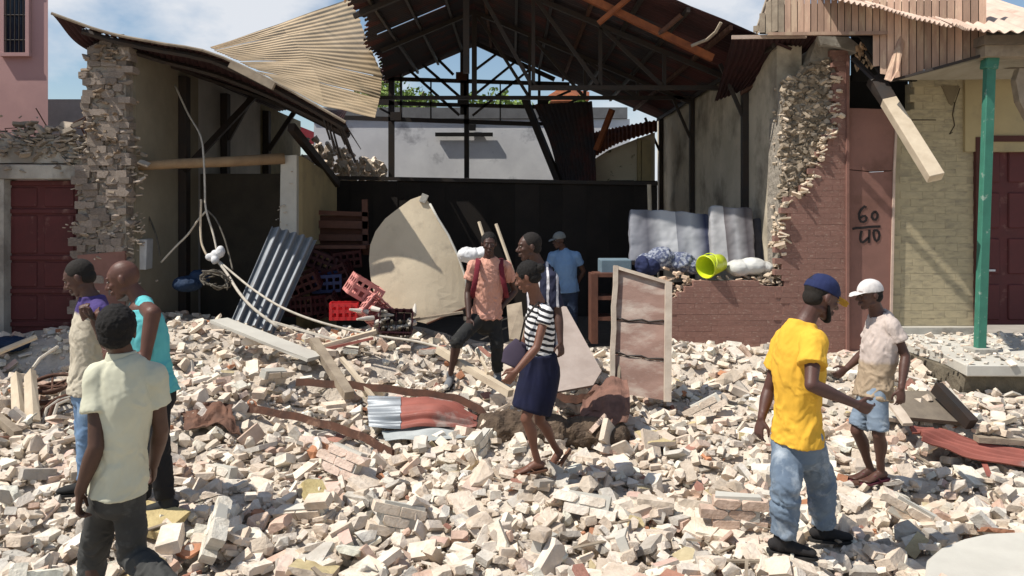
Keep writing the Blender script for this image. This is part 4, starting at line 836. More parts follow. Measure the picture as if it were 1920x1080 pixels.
def build_roofs():
    rg = random.Random(6)
    XR, ZR, SL = -.75, 6.25, .42; zs = lambda x: ZR - SL * abs(x - XR)
    # ---------- right slope still standing
    t = thing('warehouse_roof', 'dark right half of the gable roof still standing over the warehouse', 'roof', (1.4, 14.5, 4.3))
    n = 7; ya, yb = 10.5, 18.9
    for k in range(n):
        a = ya + (yb - ya) * k / n; c_ = ya + (yb - ya) * (k + 1) / n + .08; off = .012 * (k % 2); j0 = rg.uniform(-.1, .1) if k == 0 else 0
        fn = lambda u, v, a=a, c_=c_, off=off: Vector((XR + u * 4.55, a + v * (c_ - a) + (.05 * math.sin(u * 31) if v < .01 and a < 10.6 else 0), zs(XR + u * 4.55) + off + .016 * math.sin(2 * math.pi * (a + v * (c_ - a)) / .11)))
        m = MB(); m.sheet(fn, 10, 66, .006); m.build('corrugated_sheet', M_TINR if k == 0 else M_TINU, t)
    for k in range(8):
        x = XR + .25 + k * .58; m = MB(); m.beam((x, ya + .02, zs(x) - .055), (x, yb, zs(x) - .055), .05, .07); m.build('purlin', M_STEEL if k % 3 else M_RUST, t)
    # left slope remainder near the ridge
    t2 = thing('roof_remnant', 'torn strip of dark roof left of the ridge', 'roof', (-1.7, 14.5, 5.5))
    tear = [(10.4, -2.1), (11.4, -2.35), (12.4, -2.62), (13.6, -2.55), (15, -2.85), (16.4, -2.8), (17.8, -3.0), (18.9, -3.1)]
    def tx(y):
        for (a, p_), (c_, q) in zip(tear, tear[1:]):
            if y <= c_: return p_ + (q - p_) * (y - a) / (c_ - a)
        return tear[-1][1]
    for k in range(n):
        a = ya + (yb - ya) * k / n; c_ = ya + (yb - ya) * (k + 1) / n
        fn = lambda u, v, a=a, c_=c_: (lambda y: (lambda x: Vector((x, y, zs(x) + .01 + .016 * math.sin(2 * math.pi * y / .11))))(XR + u * (tx(y) - XR + .04 * math.sin(y * 23))))(a + v * (c_ - a))
        m = MB(); m.sheet(fn, 8, 66, .006, keep=lambda u, v, k=k: not (k in (3,) and abs(v - .5) < .035 and u > .25 and u < .9)); m.build('corrugated_sheet', M_TINU, t2)
    for x in (-1.2, -1.8, -2.3): m = MB(); m.beam((x, ya, zs(x) - .055), (x, yb, zs(x) - .055), .05, .07); m.build('purlin', M_STEEL, t2)
    m = MB(); m.tube([(-2.15, 10.5, 5.72), (-2.45, 11.6, 5.62), (-2.7, 12.5, 5.52)], .03, 6, .02); m.build('bent_edge_strip', M_TINP, t2)
    # trusses under the roof
    def truss(Y, lab, m_, zb=4.25, thick=.09, lb=-2.9):
        tt = thing('roof_truss', lab, 'truss', (XR, Y, zb)); 
        for a, c_, nm in (((XR, Y, ZR - .14), (3.6, Y, zs(3.6) - .14), 'top_chord'), ((XR, Y, ZR - .14), (-2.6, Y, zs(-2.6) - .14), 'top_chord'), ((lb, Y, zb), (3.62, Y, zb), 'bottom_chord')):
            b = MB(); b.beam(a, c_, thick * .8, thick, up=(0, 1, 0)); b.build(nm, m_, tt)
        for x in (.35, 1.45, 2.5):
            b = MB(); b.beam((x, Y, zb), (x, Y, zs(x) - .14), .06, .05, up=(0, 1, 0)); b.build('web_member', m_, tt)
            b = MB(); b.beam((x, Y, zb), (x - 1.05, Y, zs(x - 1.05) - .16), .06, .05, up=(0, 1, 0)); b.build('web_member', m_, tt)
        b = MB(); b.beam((XR, Y, max(zb, 4.4)), (XR, Y, ZR - .1), .1, .1, up=(0, 1, 0)); b.build('king_post', m_, tt)
    truss(12.7, 'nearest dark roof truss under the standing roof', M_STEEL, 4.16, lb=.3); truss(15.4, 'second dark roof truss, deep under the standing roof', M_STEEL, 4.4)
    # loose orange-brown rafters
    b = MB(); b.beam(P(1040, -34, 10.75), P(1336, 109, 11.0), .075, .1); b.build('rusty_rafter', M_RUSTO, None, label='long orange rusty rafter crossing under the front of the roof', cat='rafter')
    b = MB(); b.beam(P(1196, -18, 10.65), P(1122, 44, 10.85), .075, .06); b.build('rusty_rafter', M_RUSTO, None, label='short orange rusty strut crossing the long rafter', cat='rafter')
    b = MB(); b.beam(P(1278, 28, 10.7), P(1236, 64, 10.9), .06, .05); b.build('roof_batten', M_RUST, None, label='short brown batten beneath the roof edge', cat='batten')
    b = MB(); q = PP([(1352, 42, 10.42), (1342, 60, 10.5), (1326, 74, 10.6), (1296, 86, 10.7)]); b.tube(q, .022, 6); b.build('bent_strip', M_WOODG, None, label='bent metal strip sticking up through the front roof edge', cat='metal strip')
    # eave flap at right, its underside dark red
    t = thing('hanging_roof_flap', 'dark red tin flap drooping from the roof over the right wall', 'roof flap', (3.4, 10.8, 4.2))
    m = MB(); fn = corr(patch([PP([(1372, 72, 10.38), (1460, 70, 10.33), (1548, 62, 10.28)]), PP([(1360, 118, 11.2), (1450, 102, 10.9), (1520, 90, 10.6)]), PP([(1340, 190, 12.6), (1400, 165, 11.8), (1470, 122, 11.0)])]), .014, 16, 'v'); m.sheet(fn, 96, 10, .005); m.build('tin', M_TINR, t)
    m = MB(); m.beam(P(1372, 70, 10.34), P(1512, 68, 10.30), .03, .05); m.build('edge_strip', M_TINP, t)
    m = MB(); m.beam(P(1390, 176, 11.9), P(1500, 100, 10.9), .05, .05); m.build('batten', M_RUST, t)
    # ---------- fallen left half: tan tin seen from above
    t = thing('sagging_tan_roof', 'large tan corrugated roof sagging down over the left side', 'roof', P(560, 225, 12.5))
    bands = (
        [PP([(394, 93, 10.5), (525, 48, 13.6), (657, 0, 17.2)]), PP([(404, 98, 10.45), (538, 70, 13.2), (676, 44, 16.6)])],
        [PP([(402, 97, 10.4), (537, 68, 13.1), (675, 43, 16.5)]), PP([(452, 119, 10.38), (580, 116, 12.6), (717, 148, 15.0)])],
        [PP([(450, 118, 10.34), (578, 115, 12.5), (716, 147, 14.9)]), PP([(484, 135, 10.3), (600, 155, 11.6), (712, 186, 13.6)])],
        [PP([(482, 134, 10.27), (598, 154, 11.5), (711, 185, 13.5)]), PP([(515, 151, 10.25), (608, 200, 10.5), (703, 221, 11.6)])])
    for k, rw in enumerate(bands):
        m = MB(); S_ = ruled(rw); m.sheet(corr(lambda u, v: S_(u, v) + Vector((0, 0, .012 * (3 - k))), .005, (5, 10, 7, 7)[k], 'u', wob=.007, seed=k), 40, 76, .004); m.build('corrugated_sheet', M_TIN, t)
    # its underside over the left room
    t = thing('sagging_eave', 'dark underside of the sagging roof over the stone pier, pointed tip', 'roof', P(330, 160, 11.5))
    U = patch([PP([(97, 22, 9.85), (200, 58, 10.05), (300, 78, 10.15), (395, 96, 10.2), (515, 151, 10.2), (648, 226, 10.15)]),
               PP([(165, 90, 10.7), (250, 92, 10.8), (330, 120, 11.4), (430, 150, 11.8), (535, 190, 11.6), (655, 248, 11.4)]),
               [Vector((-5.7, 12.6, 4.42)), Vector((-5.1, 13.2, 4.5)), Vector((-4.6, 13.8, 4.4)), Vector((-4.1, 14.2, 4.2)), Vector((-3.6, 14.2, 4.0)), Vector((-3.1, 14.0, 3.7))],
               [Vector((-5.7, 18, 4.45)), Vector((-5.2, 18, 4.55)), Vector((-4.7, 18, 4.6)), Vector((-4.2, 18, 4.5)), Vector((-3.8, 17, 4.4)), Vector((-3.4, 16, 4.3))]])
    holes = [(.13, .02), (.17, .05), (.21, .03), (.2, .09), (.1, .06), (.235, .045)]
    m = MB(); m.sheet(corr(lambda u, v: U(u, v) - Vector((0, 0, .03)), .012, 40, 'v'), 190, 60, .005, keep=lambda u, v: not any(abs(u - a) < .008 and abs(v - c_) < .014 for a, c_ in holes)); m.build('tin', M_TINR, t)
    for v in (.03, .2, .45, .7): m = MB(); m.tube([U(u / 10, v) - Vector((0, 0, .09)) for u in range(1, 11)], .04, 5); m.build('batten', M_STEEL, t)
    m = MB(); m.tube([U(u / 14, .0) + Vector((0, -.01, -.022)) for u in range(15)], .02, 6); m.build('edge_strip', M_WOODG, t)
    m = MB(); m.beam(P(432, 120, 10.15), P(514, 162, 10.12), .06, .1); m.build('grey_edge_board', M_WOODG, t)
    for k in range(7):
        m = MB(); a = P(604 + k * 7, 212 + k * 3, 10.35); m.beam(a, a + Vector((.08 + .02 * k, .1, -.35 - .1 * (k % 3))), .03, .015, jit=.01); m.build('torn_shred', M_STEEL, t)
    # ---------- rear truss frame against the sky
    t = thing('rear_steel_frame', 'black steel truss frame standing against the sky at the back', 'truss', P(875, 330, 18.6)); Y = 18.6
    def bar(a, c_, wpx, nm='bar', m_=M_STEEL): b = MB(); b.beam(P(*a, Y), P(*c_, Y), wpx / FPX * Y, .08, up=(0, 1, 0)); b.build(nm, m_, t)
    for a, c_, w_ in (((700, 141), (866, 80), 8), ((880, 76), (1040, 149), 8), ((700, 147), (1068, 158), 7), ((708, 193), (1095, 203), 7), ((628, 220), (1010, 233), 8), ((1006, 232), (1110, 236), 6)): bar(a, c_, w_, 'chord')
    for a, c_, w_ in (((734, 130), (734, 334), 11), ((874, -60), (875, 334), 9), ((869, -60), (869, 215), 12), ((752, 130), (752, 220), 4), ((993, 134), (993, 194), 4), ((1011, 138), (1011, 200), 5), ((808, 151), (808, 222), 2.5), ((938, 156), (938, 226), 2.5)): bar(a, c_, w_, 'post', M_STEEL)
    for a, c_, w_ in (((752, 118), (861, 216), 5), ((768, 100), (865, 184), 5), ((800, 90), (850, 140), 5), ((886, 135), (930, 102), 4), ((886, 181), (992, 95), 4), ((886, 217), (992, 131), 4), ((712, 203), (740, 218), 4), ((1010, 222), (1095, 180), 4), ((1005, 198), (1070, 170), 4)): bar(a, c_, w_, 'diagonal')
    for a in ((865, 143), (868, 188), (719, 188), (1018, 195), (742, 218)): b = MB(); b.box(P(*a, Y - .06), (.26, .04, .2)); b.build('gusset_plate', M_RUST if a[0] == 865 else M_STEEL, t)
    # fallen roof triangle right of the frame
    t = thing('fallen_roof_panel', 'dark corrugated roof panel fallen diagonally beside the white yard wall', 'roof panel', P(1075, 335, 17.4))
    m = MB(); m.sheet(corr(patch([PP([(1000, 196, 17.6), (1110, 190, 17.2)]), PP([(1030, 265, 17.5), (1115, 260, 17)]), PP([(1050, 342, 17.4), (1118, 342, 16.9)])]), .018, 12, 'v'), 72, 10, .005); m.build('tin', M_TINU, t)
    m = MB(); m.beam(P(983, 182, 17.8), P(1048, 342, 17.3), .12, .14); m.build('edge_beam', M_STEEL, t)
    for k in range(4): m = MB(); m.beam(P(1012 + k * 7, 226 + k * 3, 17.7), P(1090 + k * 6, 192 + k * 5, 17.6), .05, .03); m.build('batten', M_TING if k % 2 else M_STEEL, t)
    b = MB(); b.beam(P(1118, 282, 16.2), P(1148, 205, 16.0), .09, .11); b.build('hanging_timber', M_RUSTO, None, label='orange brown timber hanging above the cream back wall', cat='timber')

def build_right():
    rg = random.Random(8)
    # ---------- broken brown painted wall
    t = thing('broken_brown_wall', 'tall brown painted brick wall with a ragged broken edge', 'wall', (W(1520, YF), YF + .2, .1))
    paint = px_poly([(1466, 700), (1466, 440), (1476, 372), (1508, 362), (1530, 318), (1548, 262), (1568, 240), (1560, 160), (1572, 140), (1556, 98), (1592, 92), (1590, 700)], YF)
    core = px_poly([(1468, 700), (1466, 380), (1470, 230), (1474, 160), (1520, 120), (1538, 66), (1600, 76), (1592, 700)], YF)
    b = MB(); b.prism([Vector((x, YF + .09, z)) for x, z in core], (0, .5, 0)); b.build('masonry_core', M_MORTAR, t)
    b = MB(); b.prism([Vector((x, YF + .006, z)) for x, z in px_poly([(1472, 700), (1470, 440), (1482, 378), (1512, 366), (1536, 320), (1552, 266), (1572, 240), (1564, 162), (1576, 142), (1560, 102), (1590, 96), (1588, 700)], YF)], (0, .1, 0)); b.build('mortar_bed', M_BROWN, t)
    ax = [p_[0] for p_ in paint]
    lay_bricks(t, lambda x, z: in_poly(x, z, paint), min(ax), max(ax), .15, 4.4, YF, M_BROWN, clip=W(1589, YF), gap=.0018, jit=.004, prot=.002, seed=31)
    # rough exposed core stones
    ins = []; cp = px_poly([(1472, 160), (1520, 118), (1556, 110), (1562, 240), (1545, 262), (1526, 318), (1504, 360), (1470, 372)], YF)
    for _ in range(2400):
        x = rg.uniform(W(1466, YF), W(1585, YF)); z = rg.uniform(Z(380, YF), Z(100, YF))
        if not in_poly(x, z, cp): continue
        s = rg.choice((rg.uniform(.03, .08), rg.uniform(.03, .08), rg.uniform(.09, .15))); edge = rg.random() < .12; ins.append((rg.choice(PROTO[rg.choice(('chunk', 'brick', 'half'))]), s * 1.1, rotmat(rg.gauss(0, .5), rg.gauss(0, .5), rg.gauss(0, .6)), np.array([x, YF + rg.uniform(.07, .13), z]), rg.choice([(.50, .46, .41), (.38, .35, .31), (.28, .26, .23), (.6, .56, .5)] if not edge else [(.9, .85, .78)]), None))
    heap_mesh('exposed_stone', ins, M_CHIP, t, kind='stuff')
    edge_chips(t, [(1466, 470), (1467, 440), (1476, 372), (1508, 362), (1530, 318), (1548, 262), (1570, 240), (1562, 160), (1572, 142)], YF + .03, 520, .03, .04, .12, name='white_broken_plaster', seed=12, tints=[(1.2, 1.15, 1.08), (1.1, 1.02, .95), (.9, .84, .76)])
    edge_chips(t, [(1474, 160), (1470, 230), (1468, 300), (1474, 370)], YF + .08, 70, .025, .03, .08, name='broken_edge', seed=13, tints=[(1.1, 1.05, 1), (.8, .76, .7)])
    b = MB(); b.prism([Vector((x, YF - .07, z)) for x, z in px_poly([(1532, 66), (1548, 60), (1578, 64), (1608, 88), (1604, 100), (1574, 92), (1540, 84)], YF)], (0, .55, 0)); b.build('concrete_cap', M_CONC, t)
    ed = MB(); ed.box((W(1588, YF), YF - .005, 2.15), (.035, .06, 4.1)); ed.build('corner_bead', M_BROWNR, t)
    # ---------- smooth brown pilaster with painted figures
    t = thing('painted_pilaster', 'smooth brown pilaster with black painted figures 60 over 40', 'pilaster', (W(1632, YF), YF + .1, .1)); xa, xb = W(1592, YF), W(1668, YF)
    zj = Z(320, YF); zt = Z(202, YF)
    b = MB(); b.prism([Vector((xa, YF + .03, .1)), Vector((xa, YF + .03, zj + .012)), Vector((xa + .3, YF + .03, zj - .02)), Vector((W(1676, YF), YF + .03, zj - .005)), Vector((xb, YF + .03, .1))], (0, .3, 0)); b.build('shaft', M_BROWNR, t)
    b = MB(); b.prism([Vector((xa, YF + .03, zj + .022)), Vector((xa, YF + .03, zt)), Vector((W(1682, YF), YF + .03, zt - .02)), Vector((W(1677, YF), YF + .03, zj + .008)), Vector((xa + .3, YF + .03, zj - .006))], (0, .3, 0)); b.build('upper_shaft', M_BROWNR, t)
    b = MB(); b.prism([Vector((xb + .0, YF + .01, .1)), Vector((W(1676, YF), YF + .01, zj)), Vector((W(1682, YF), YF + .01, zt)), Vector((W(1686, YF), YF + .01, zt)), Vector((W(1680, YF), YF + .01, zj)), Vector((xb + .035, YF + .01, .1))], (0, .2, 0)); b.build('pale_edge', mat('pale_edge', (.62, .47, .38)), t)
    ink = mat('black_paint', (.018, .012, .012), rough=.6, bump=0); s_ = 1 / 9.0; q = lambda x, y: P(1580 + x * s_, 360 + y * s_, YF + .024)
    st = {'figure_six': [(400, 262), (370, 240), (310, 300), (278, 370), (285, 450), (310, 500), (350, 508), (395, 480), (408, 435), (380, 405), (335, 408), (305, 440)],
          'figure_zero': [(545, 325), (500, 370), (492, 425), (520, 465), (560, 465), (585, 430), (590, 380), (570, 345), (545, 325)],
          'fraction_bar': [(165, 625), (230, 608), (330, 604), (430, 590), (520, 585), (640, 582)],
          'figure_four': [(325, 655), (305, 720), (298, 790), (310, 840), (340, 850), (380, 825), (415, 790), (440, 770)],
          'four_stroke': [(450, 635), (452, 700), (448, 780), (445, 860)],
          'low_zero': [(520, 670), (525, 740), (545, 800), (575, 828), (605, 800), (622, 730), (610, 670), (575, 645), (535, 650), (520, 670)]}
    for nm, pts in st.items():
        m = MB(); pp = [q(*a) for a in pts]; wv = .016; Lf, Rt = [], []
        for i, p_ in enumerate(pp):
            d = (pp[min(i + 1, len(pp) - 1)] - pp[max(i - 1, 0)]).normalized(); n_ = Vector((-d.z, 0, d.x)); Lf.append(p_ + n_ * wv); Rt.append(p_ - n_ * wv)
        for i in range(len(pp) - 1): m.add([Lf[i], Rt[i], Rt[i + 1], Lf[i + 1]] + [v + Vector((0, .004, 0)) for v in (Lf[i], Rt[i], Rt[i + 1], Lf[i + 1])], [(0, 1, 2, 3), (7, 6, 5, 4), (0, 3, 7, 4), (1, 5, 6, 2), (0, 4, 5, 1), (3, 2, 6, 7)])
        m.build(nm, ink, t)
    # ---------- low brown wall in front of the mattresses
    t = thing('low_brown_wall', 'low brown brick wall with a crumbled top, yellow green bucket on it', 'wall', (W(1360, YF), YF + .2, .1))
    lw = px_poly([(1255, 700), (1255, 556), (1290, 552), (1300, 540), (1316, 530), (1420, 528), (1430, 540), (1490, 545), (1490, 700)], YF)
    b = MB(); b.prism([Vector((x, YF + .015, z)) for x, z in px_poly([(1259, 700), (1259, 560), (1292, 556), (1304, 543), (1318, 533), (1420, 531), (1466, 546), (1466, 700)], YF)], (0, .4, 0)); b.build('wall_core', M_BROWN, t)
    ax = [p_[0] for p_ in lw]; lay_bricks(t, lambda x, z: in_poly(x, z, lw) and x < W(1482, YF), min(ax), max(ax) - .05, .15, 1.4, YF + .01, M_BROWN, gap=.0018, jit=.004, prot=.002, seed=33)
    edge_chips(t, [(1255, 556), (1290, 552), (1302, 538), (1318, 528), (1425, 528), (1440, 536), (1468, 540)], YF + .1, 170, .035, .035, .085, name='crumbled_top', seed=14, tints=[(1.05, .98, .9), (.85, .78, .7), (1.1, .95, .85)])
    edge_chips(t, [(1425, 530), (1445, 522), (1465, 505)], YF + .1, 110, .05, .04, .1, name='corner_rubble', seed=15, tints=[(1.05, .98, .9), (.8, .75, .68)])
    edge_chips(t, [(1236, 530), (1255, 522), (1275, 518), (1292, 532), (1250, 536)], YF + .14, 26, .06, .06, .13, name='cream_rubble', seed=16, tints=[(1.1, .95, .85), (1, .85, .75)])
    # ---------- ochre house front
    t = thing('ochre_house_front', 'ochre painted brick front beside the pilaster, stained and cracked', 'wall', (W(1760, YF), YF + .3, .1)); x1 = W(1672, YF); x2 = W(1832, YF)
    och = px_poly([(1682, 612), (1682, 204), (1722, 204), (1722, 150), (1832, 150), (1832, 612)], YF)
    b = MB(); b.prism([Vector((x, YF + .074, z)) for x, z in px_poly([(1666, 618), (1684, 206), (1720, 206), (1720, 152), (1835, 152), (1835, 618)], YF)], (0, .25, 0)); b.build('wall_core', M_OCH, t)
    lay_bricks(t, lambda x, z: x1 - .0 < x < x2 and z > Z(610, YF) and z < Z(152, YF) and (z < Z(204, YF) or x > W(1724, YF)) and x > W(1678 + (612 - (HY + (CAMZ - z) / YF * FPX)) * .025, YF) + .07, x1, x2, Z(612, YF), 4.0, YF + .1 - .03, M_OCH, bw=.30, bh=.10, dep=.1, gap=.0022, jit=.004, prot=.002, seed=35)
    cr = mat('crack_dark', (.09, .07, .045), rough=1, bump=0)
    for pts in ([(1776, 165), (1790, 195), (1800, 165)], [(1790, 195), (1786, 215), (1790, 235), (1780, 252), (1786, 248)], [(1705, 225), (1755, 225)]):
        m = MB(); pp = [P(a, c_, YF + .065) for a, c_ in pts]; m.tube(pp, .009, 5, .006); m.build('crack', cr, t)
    b = MB(); b.prism([Vector((x, YF + .055, z)) for x, z in px_poly([(1770, 160), (1804, 160), (1790, 197), (1784, 192)], YF)], (0, .02, 0)); b.build('bare_patch', mat('bare_patch', (.2, .16, .1)), t)
    b = MB(); b.box((W(1884, YF), YF + .12, (Z(150, YF) + Z(262, YF)) / 2), (W(1980, YF) - W(1835, YF) , .2, Z(120, YF) - Z(276, YF))); b.build('upper_wall', M_OCHR, t)
    b = MB(); b.box((W(1760, YF), YF + .02, Z(619, YF)), (W(1835, YF) - W(1668, YF), .2, .09)); b.build('plinth', M_CONC, t)
    # black slab painted as the shade in the hole behind the fallen corner
    b = MB(); b.prism([Vector((x, YF + .45, z)) for x, z in px_poly([(1590, 130), (1735, 130), (1735, 210), (1590, 210)], YF)], (0, .1, 0)); b.build('hole_shade_slab', M_DARK, t)
    # door
    d = thing('maroon_door', 'tall maroon panelled double door behind the green post', 'door', (W(1890, YF), YF + .1, .5)); xa, xb, zt, zb = W(1846, YF), W(1990, YF), Z(264, YF), Z(612, YF)
    b = MB(); b.box(((xa + xb) / 2, YF + .17, (zt + zb) / 2), (xb - xa, .05, zt - zb)); b.build('door_leaf', M_MAROON, d)
    for r_ in range(4):
        for c_ in range(3):
            w_ = (xb - xa) / 3; h_ = (zt - zb) / 4; b = MB(); b.box((xa + w_ * (c_ + .5), YF + .135, zb + h_ * (r_ + .5)), (w_ - .12, .03, h_ - .14)); b.build('panel', M_MAROON, d, bevel=.012)
    b = MB(); b.box((W(1838, YF), YF + .065, (zt + zb) / 2), (.1, .12, zt - zb + .1)); b.box(((xa + xb) / 2, YF + .06, zt + .03), (xb - xa, .12, .08)); b.build('frame', mat('dark_door_frame', (.09, .035, .028)), d)
    b = MB(); b.box((W(1860, YF), YF + .1, Z(508, YF)), (.2, .03, .025)); b.build('bolt', M_WHITE, d)
    # ---------- porch
    t = thing('porch', 'pale concrete porch floor strewn with dust before the maroon door', 'porch', (W(1850, 9), 9, -.1))
    b = MB(); b.prism([Vector(v) for v in ((W(1668, YF), YF + .05, .50), (W(1700, 9.6), 9.6, .50), (W(1770, 8.8), 8.8, .50), (W(1812, 8.15), 8.15, .50), (9.5, 8.05, .50), (9.5, YF + .05, .50))], (0, 0, -.12)); b.build('floor_slab', M_CONCPALE, t, bevel=.01)
    b = MB(); b.prism([Vector((W(1816, 8.2), 8.25, .38)), Vector((9.5, 8.15, .38)), Vector((9.5, 8.3, -.35)), Vector((W(1806, 8.2), 8.32, -.35))], (0, 1.7, 0)); b.build('foundation', mat('rough_foundation', (.17, .145, .105), (.11, .095, .07), scale=5, bump=1, bscale=22, bump2=1, bscale2=7, rough=1), t)
    ins = []
    for _ in range(420):
        y = rg.uniform(8.15, 10.2); x = rg.uniform(max(W(1690, 9), y * .50), 7.2); s = rg.uniform(.015, .07) if rg.random() < .8 else rg.uniform(.07, .13); ins.append((rg.choice(PROTO[rg.choice(('chunk', 'half', 'slab'))]), s, rotmat(rg.gauss(0, .4), rg.gauss(0, .4), rg.random() * 6), np.array([x, y, .5 + s * .2]), rg.choice(CREAM + GREY), None))
    heap_mesh('rubble', ins, M_RUB, None, 'scattered pale debris lying on the porch floor', 'rubble', None, 'stuff')
    # green post and its base, beam
    t = thing('green_post', 'slim green painted post holding up the porch roof', 'post', P(1837, 655, 8.9))
    b = MB(); b.beam(P(1837, 655, 8.9), P(1856, 112, 8.9), .105, .09, up=(0, 1, 0)); b.build('shaft', M_GREEN, t, bevel=.008)
    b = MB(); b.beam(P(1854, 130, 8.9), P(1857, 108, 8.9), .15, .13, up=(0, 1, 0)); b.build('capital', M_GREEN, t, bevel=.01)
    b = MB(); b.box(P(1838, 662, 8.88), (.26, .24, .12)); b.build('footing', M_CONC, t)
    b = MB(); b.prism([P(1905, 150, 8.9), P(1912, 128, 8.9), P(1930, 128, 8.9), P(1950, 250, 8.9), P(1935, 235, 8.9), P(1912, 190, 8.9)], (0, .1, 0)); b.build('curved_bracket', M_WOODG, None, label='curved wooden bracket hanging under the porch beam', cat='bracket')
    b = MB(); b.beam(P(1838, 96, 8.85), P(2150, 96, 8.75), .2, .15); b.build('porch_beam', M_WOODG, None, label='weathered beam resting on the green post', cat='beam')
    b = MB(); b.beam(P(1835, 78, 8.8), P(2150, 76, 8.7), .22, .1); b.build('porch_beam', mat('dark_timber', (.17, .135, .1), (.11, .09, .07), scale=6, bump=.4), None, label='upper darker timber right under the corrugated porch roof', cat='beam')
    # plank wall: vertical boards, turned slightly to the street corner
    t = thing('plank_wall', 'upper wall of faded pink vertical boards over the broken corner', 'wall', P(1640, 60, 9.6))
    A, B = Vector((W(1412, 10.25), 10.25, 0)), Vector((W(1850, 8.95), 8.95, 0)); nb = 33; bot = [(1412, 62), (1640, 62), (1641, 120), (1668, 150), (1690, 147), (1770, 130), (1838, 106), (1852, 100)]
    def bz(px):
        for (a, p_), (c_, q_) in zip(bot, bot[1:]):
            if a <= px <= c_: return p_ + (q_ - p_) * (px - a) / max(c_ - a, 1e-3)
        return 62
    for k in range(nb):
        f0, f1 = k / nb, (k + 1) / nb; a = A.lerp(B, f0); c_ = A.lerp(B, f1); mid = (a + c_) / 2; px = CX + mid.x / mid.y * FPX; z0 = Z(bz(px) + rg.uniform(-3, 3), mid.y); z1 = Z(-75, mid.y) + .0
        if px < 1436: z1 = Z(60 - (px - 1412) * 2.0, mid.y)
        elif px < 1480: z1 = Z(8 - (px - 1436) * 1.0, mid.y)
        d = (c_ - a).normalized(); n_ = Vector((d.y, -d.x, 0)); off = n_ * rg.uniform(0, .015); g_ = .004; b = MB()
        lo = [a + d * g_, c_ - d * g_]; b.prism([Vector((lo[0].x, lo[0].y, z0)) + off, Vector((lo[1].x, lo[1].y, z0 + rg.uniform(-.02, .02))) + off, Vector((lo[1].x, lo[1].y, z1)) + off, Vector((lo[0].x, lo[0].y, z1)) + off], n_ * -.022)
        if z1 > z0: b.build('plank', M_PLANK if px > 1470 else M_WOODG, t)
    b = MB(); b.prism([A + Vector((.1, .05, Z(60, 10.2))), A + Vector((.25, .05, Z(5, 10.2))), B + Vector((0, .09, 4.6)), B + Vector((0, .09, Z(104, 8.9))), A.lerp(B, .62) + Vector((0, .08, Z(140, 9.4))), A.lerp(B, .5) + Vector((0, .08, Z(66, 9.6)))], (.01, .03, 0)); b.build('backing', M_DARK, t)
    b = MB(); b.beam(P(1440, 64, 10.05), P(1664, 62, 9.4), .05, .04); b.build('ledge_strip', M_PLANK, t)
    b = MB(); b.prism(PP([(1598, 66, 10.5), (1720, 62, 10.3), (1720, 152, 10.3), (1598, 152, 10.5)]), (0, .05, 0)); b.build('gap_shade_sheet', M_DARK, t)  # added black sheet, painted as shade where sky showed through the gap
    b = MB(); b.prism(PP([(1835, 40, 9.4), (2000, 40, 9.4), (2000, 128, 9.4), (1835, 128, 9.4)]), (0, .05, 0)); b.build('eave_gap_shade', mat('dark_timber', (.17, .135, .1)), t)  # added dark sheet standing for shade in the gap above the beam
    b = MB(); b.beam(P(1668, 152, 9.35), P(1842, 104, 8.85), .03, .03); b.build('bottom_trim', M_STEEL, t)
    # pale soffit under the boards
    b = MB(); b.prism([P(1684, 150, 9.3), P(1838, 112, 8.9), P(1985, 112, 8.9), P(1985, 148, 10.3), P(1700, 150, 10.35)], (0, 0, .03)); b.build('soffit', mat('soffit_cream', (.33, .295, .23), (.27, .24, .18)), None, label='pale soffit board between the plank wall and ochre front', cat='soffit')
    # loose torn board and hanging shreds
    b = MB(); b.prism([P(1660, 148, 9.25), P(1690, 60, 9.4), P(1700, 62, 9.4), P(1685, 130, 9.2), P(1672, 152, 9.1)], (0, .03, 0)); b.build('torn_board', M_PLANK, None, label='split board peeling away from the plank wall', cat='board')
    for a, c_, lab in (((1600, 110), (1640, 150), 'short broken batten hanging in the black gap'), ((1626, 96), (1660, 150), 'charred broken batten beside the lumber beam')): b = MB(); b.beam(P(*a, 10.0), P(*c_, 9.6), .06, .04, jit=.015); b.build('broken_batten', M_STEEL, None, label=lab, cat='batten')
    ins = []
    for _ in range(60): ins.append((rg.choice(PROTO['shard']), rg.uniform(.05, .15), rotmat(rg.random() * 6, rg.random() * 6, 1), np.array(P(rg.uniform(1604, 1640), rg.uniform(84, 132), 10.1)), rg.choice([(.8, .6, .45), (.4, .35, .3), (1, .85, .7)]), None))
    heap_mesh('broken_corner_debris', ins, M_CHIP, None, 'splintered debris caught on the broken corner above the black gap', 'debris', None, 'stuff')
    # porch roof: pinkish corrugated sheets seen from below the eave
    t = thing('porch_roof', 'faded pink and tan corrugated roof jutting over the plank wall', 'roof', P(1760, 20, 9.2))
    e = [P(1545, -5, 9.45), P(1640, 14, 9.2), P(1710, 33, 8.95), P(1790, 48, 8.7), P(1850, 57, 8.5), P(2100, 55, 8.1)]
    S = patch([e, [p_ + Vector((.25, 1.6, .66)) for p_ in e], [p_ + Vector((.5, 3.6, 1.5)) for p_ in e]])
    for k in range(5):
        fn = lambda u, v, k=k: S((k + u * 1.03) / 5.15, v) + Vector((0, 0, .012 * (k % 2)))
        m = MB(); m.sheet(corr(fn, .017, 9, 'v', wob=.008, seed=k), 72, 24, .005); m.build('corrugated_sheet', M_TINP, t)
    # grey corrugated side sheets at the left end of the plank wall
    t = thing('grey_gable_sheets', 'weathered grey corrugated sheets at the end of the plank wall', 'roof', P(1440, 40, 10.3))
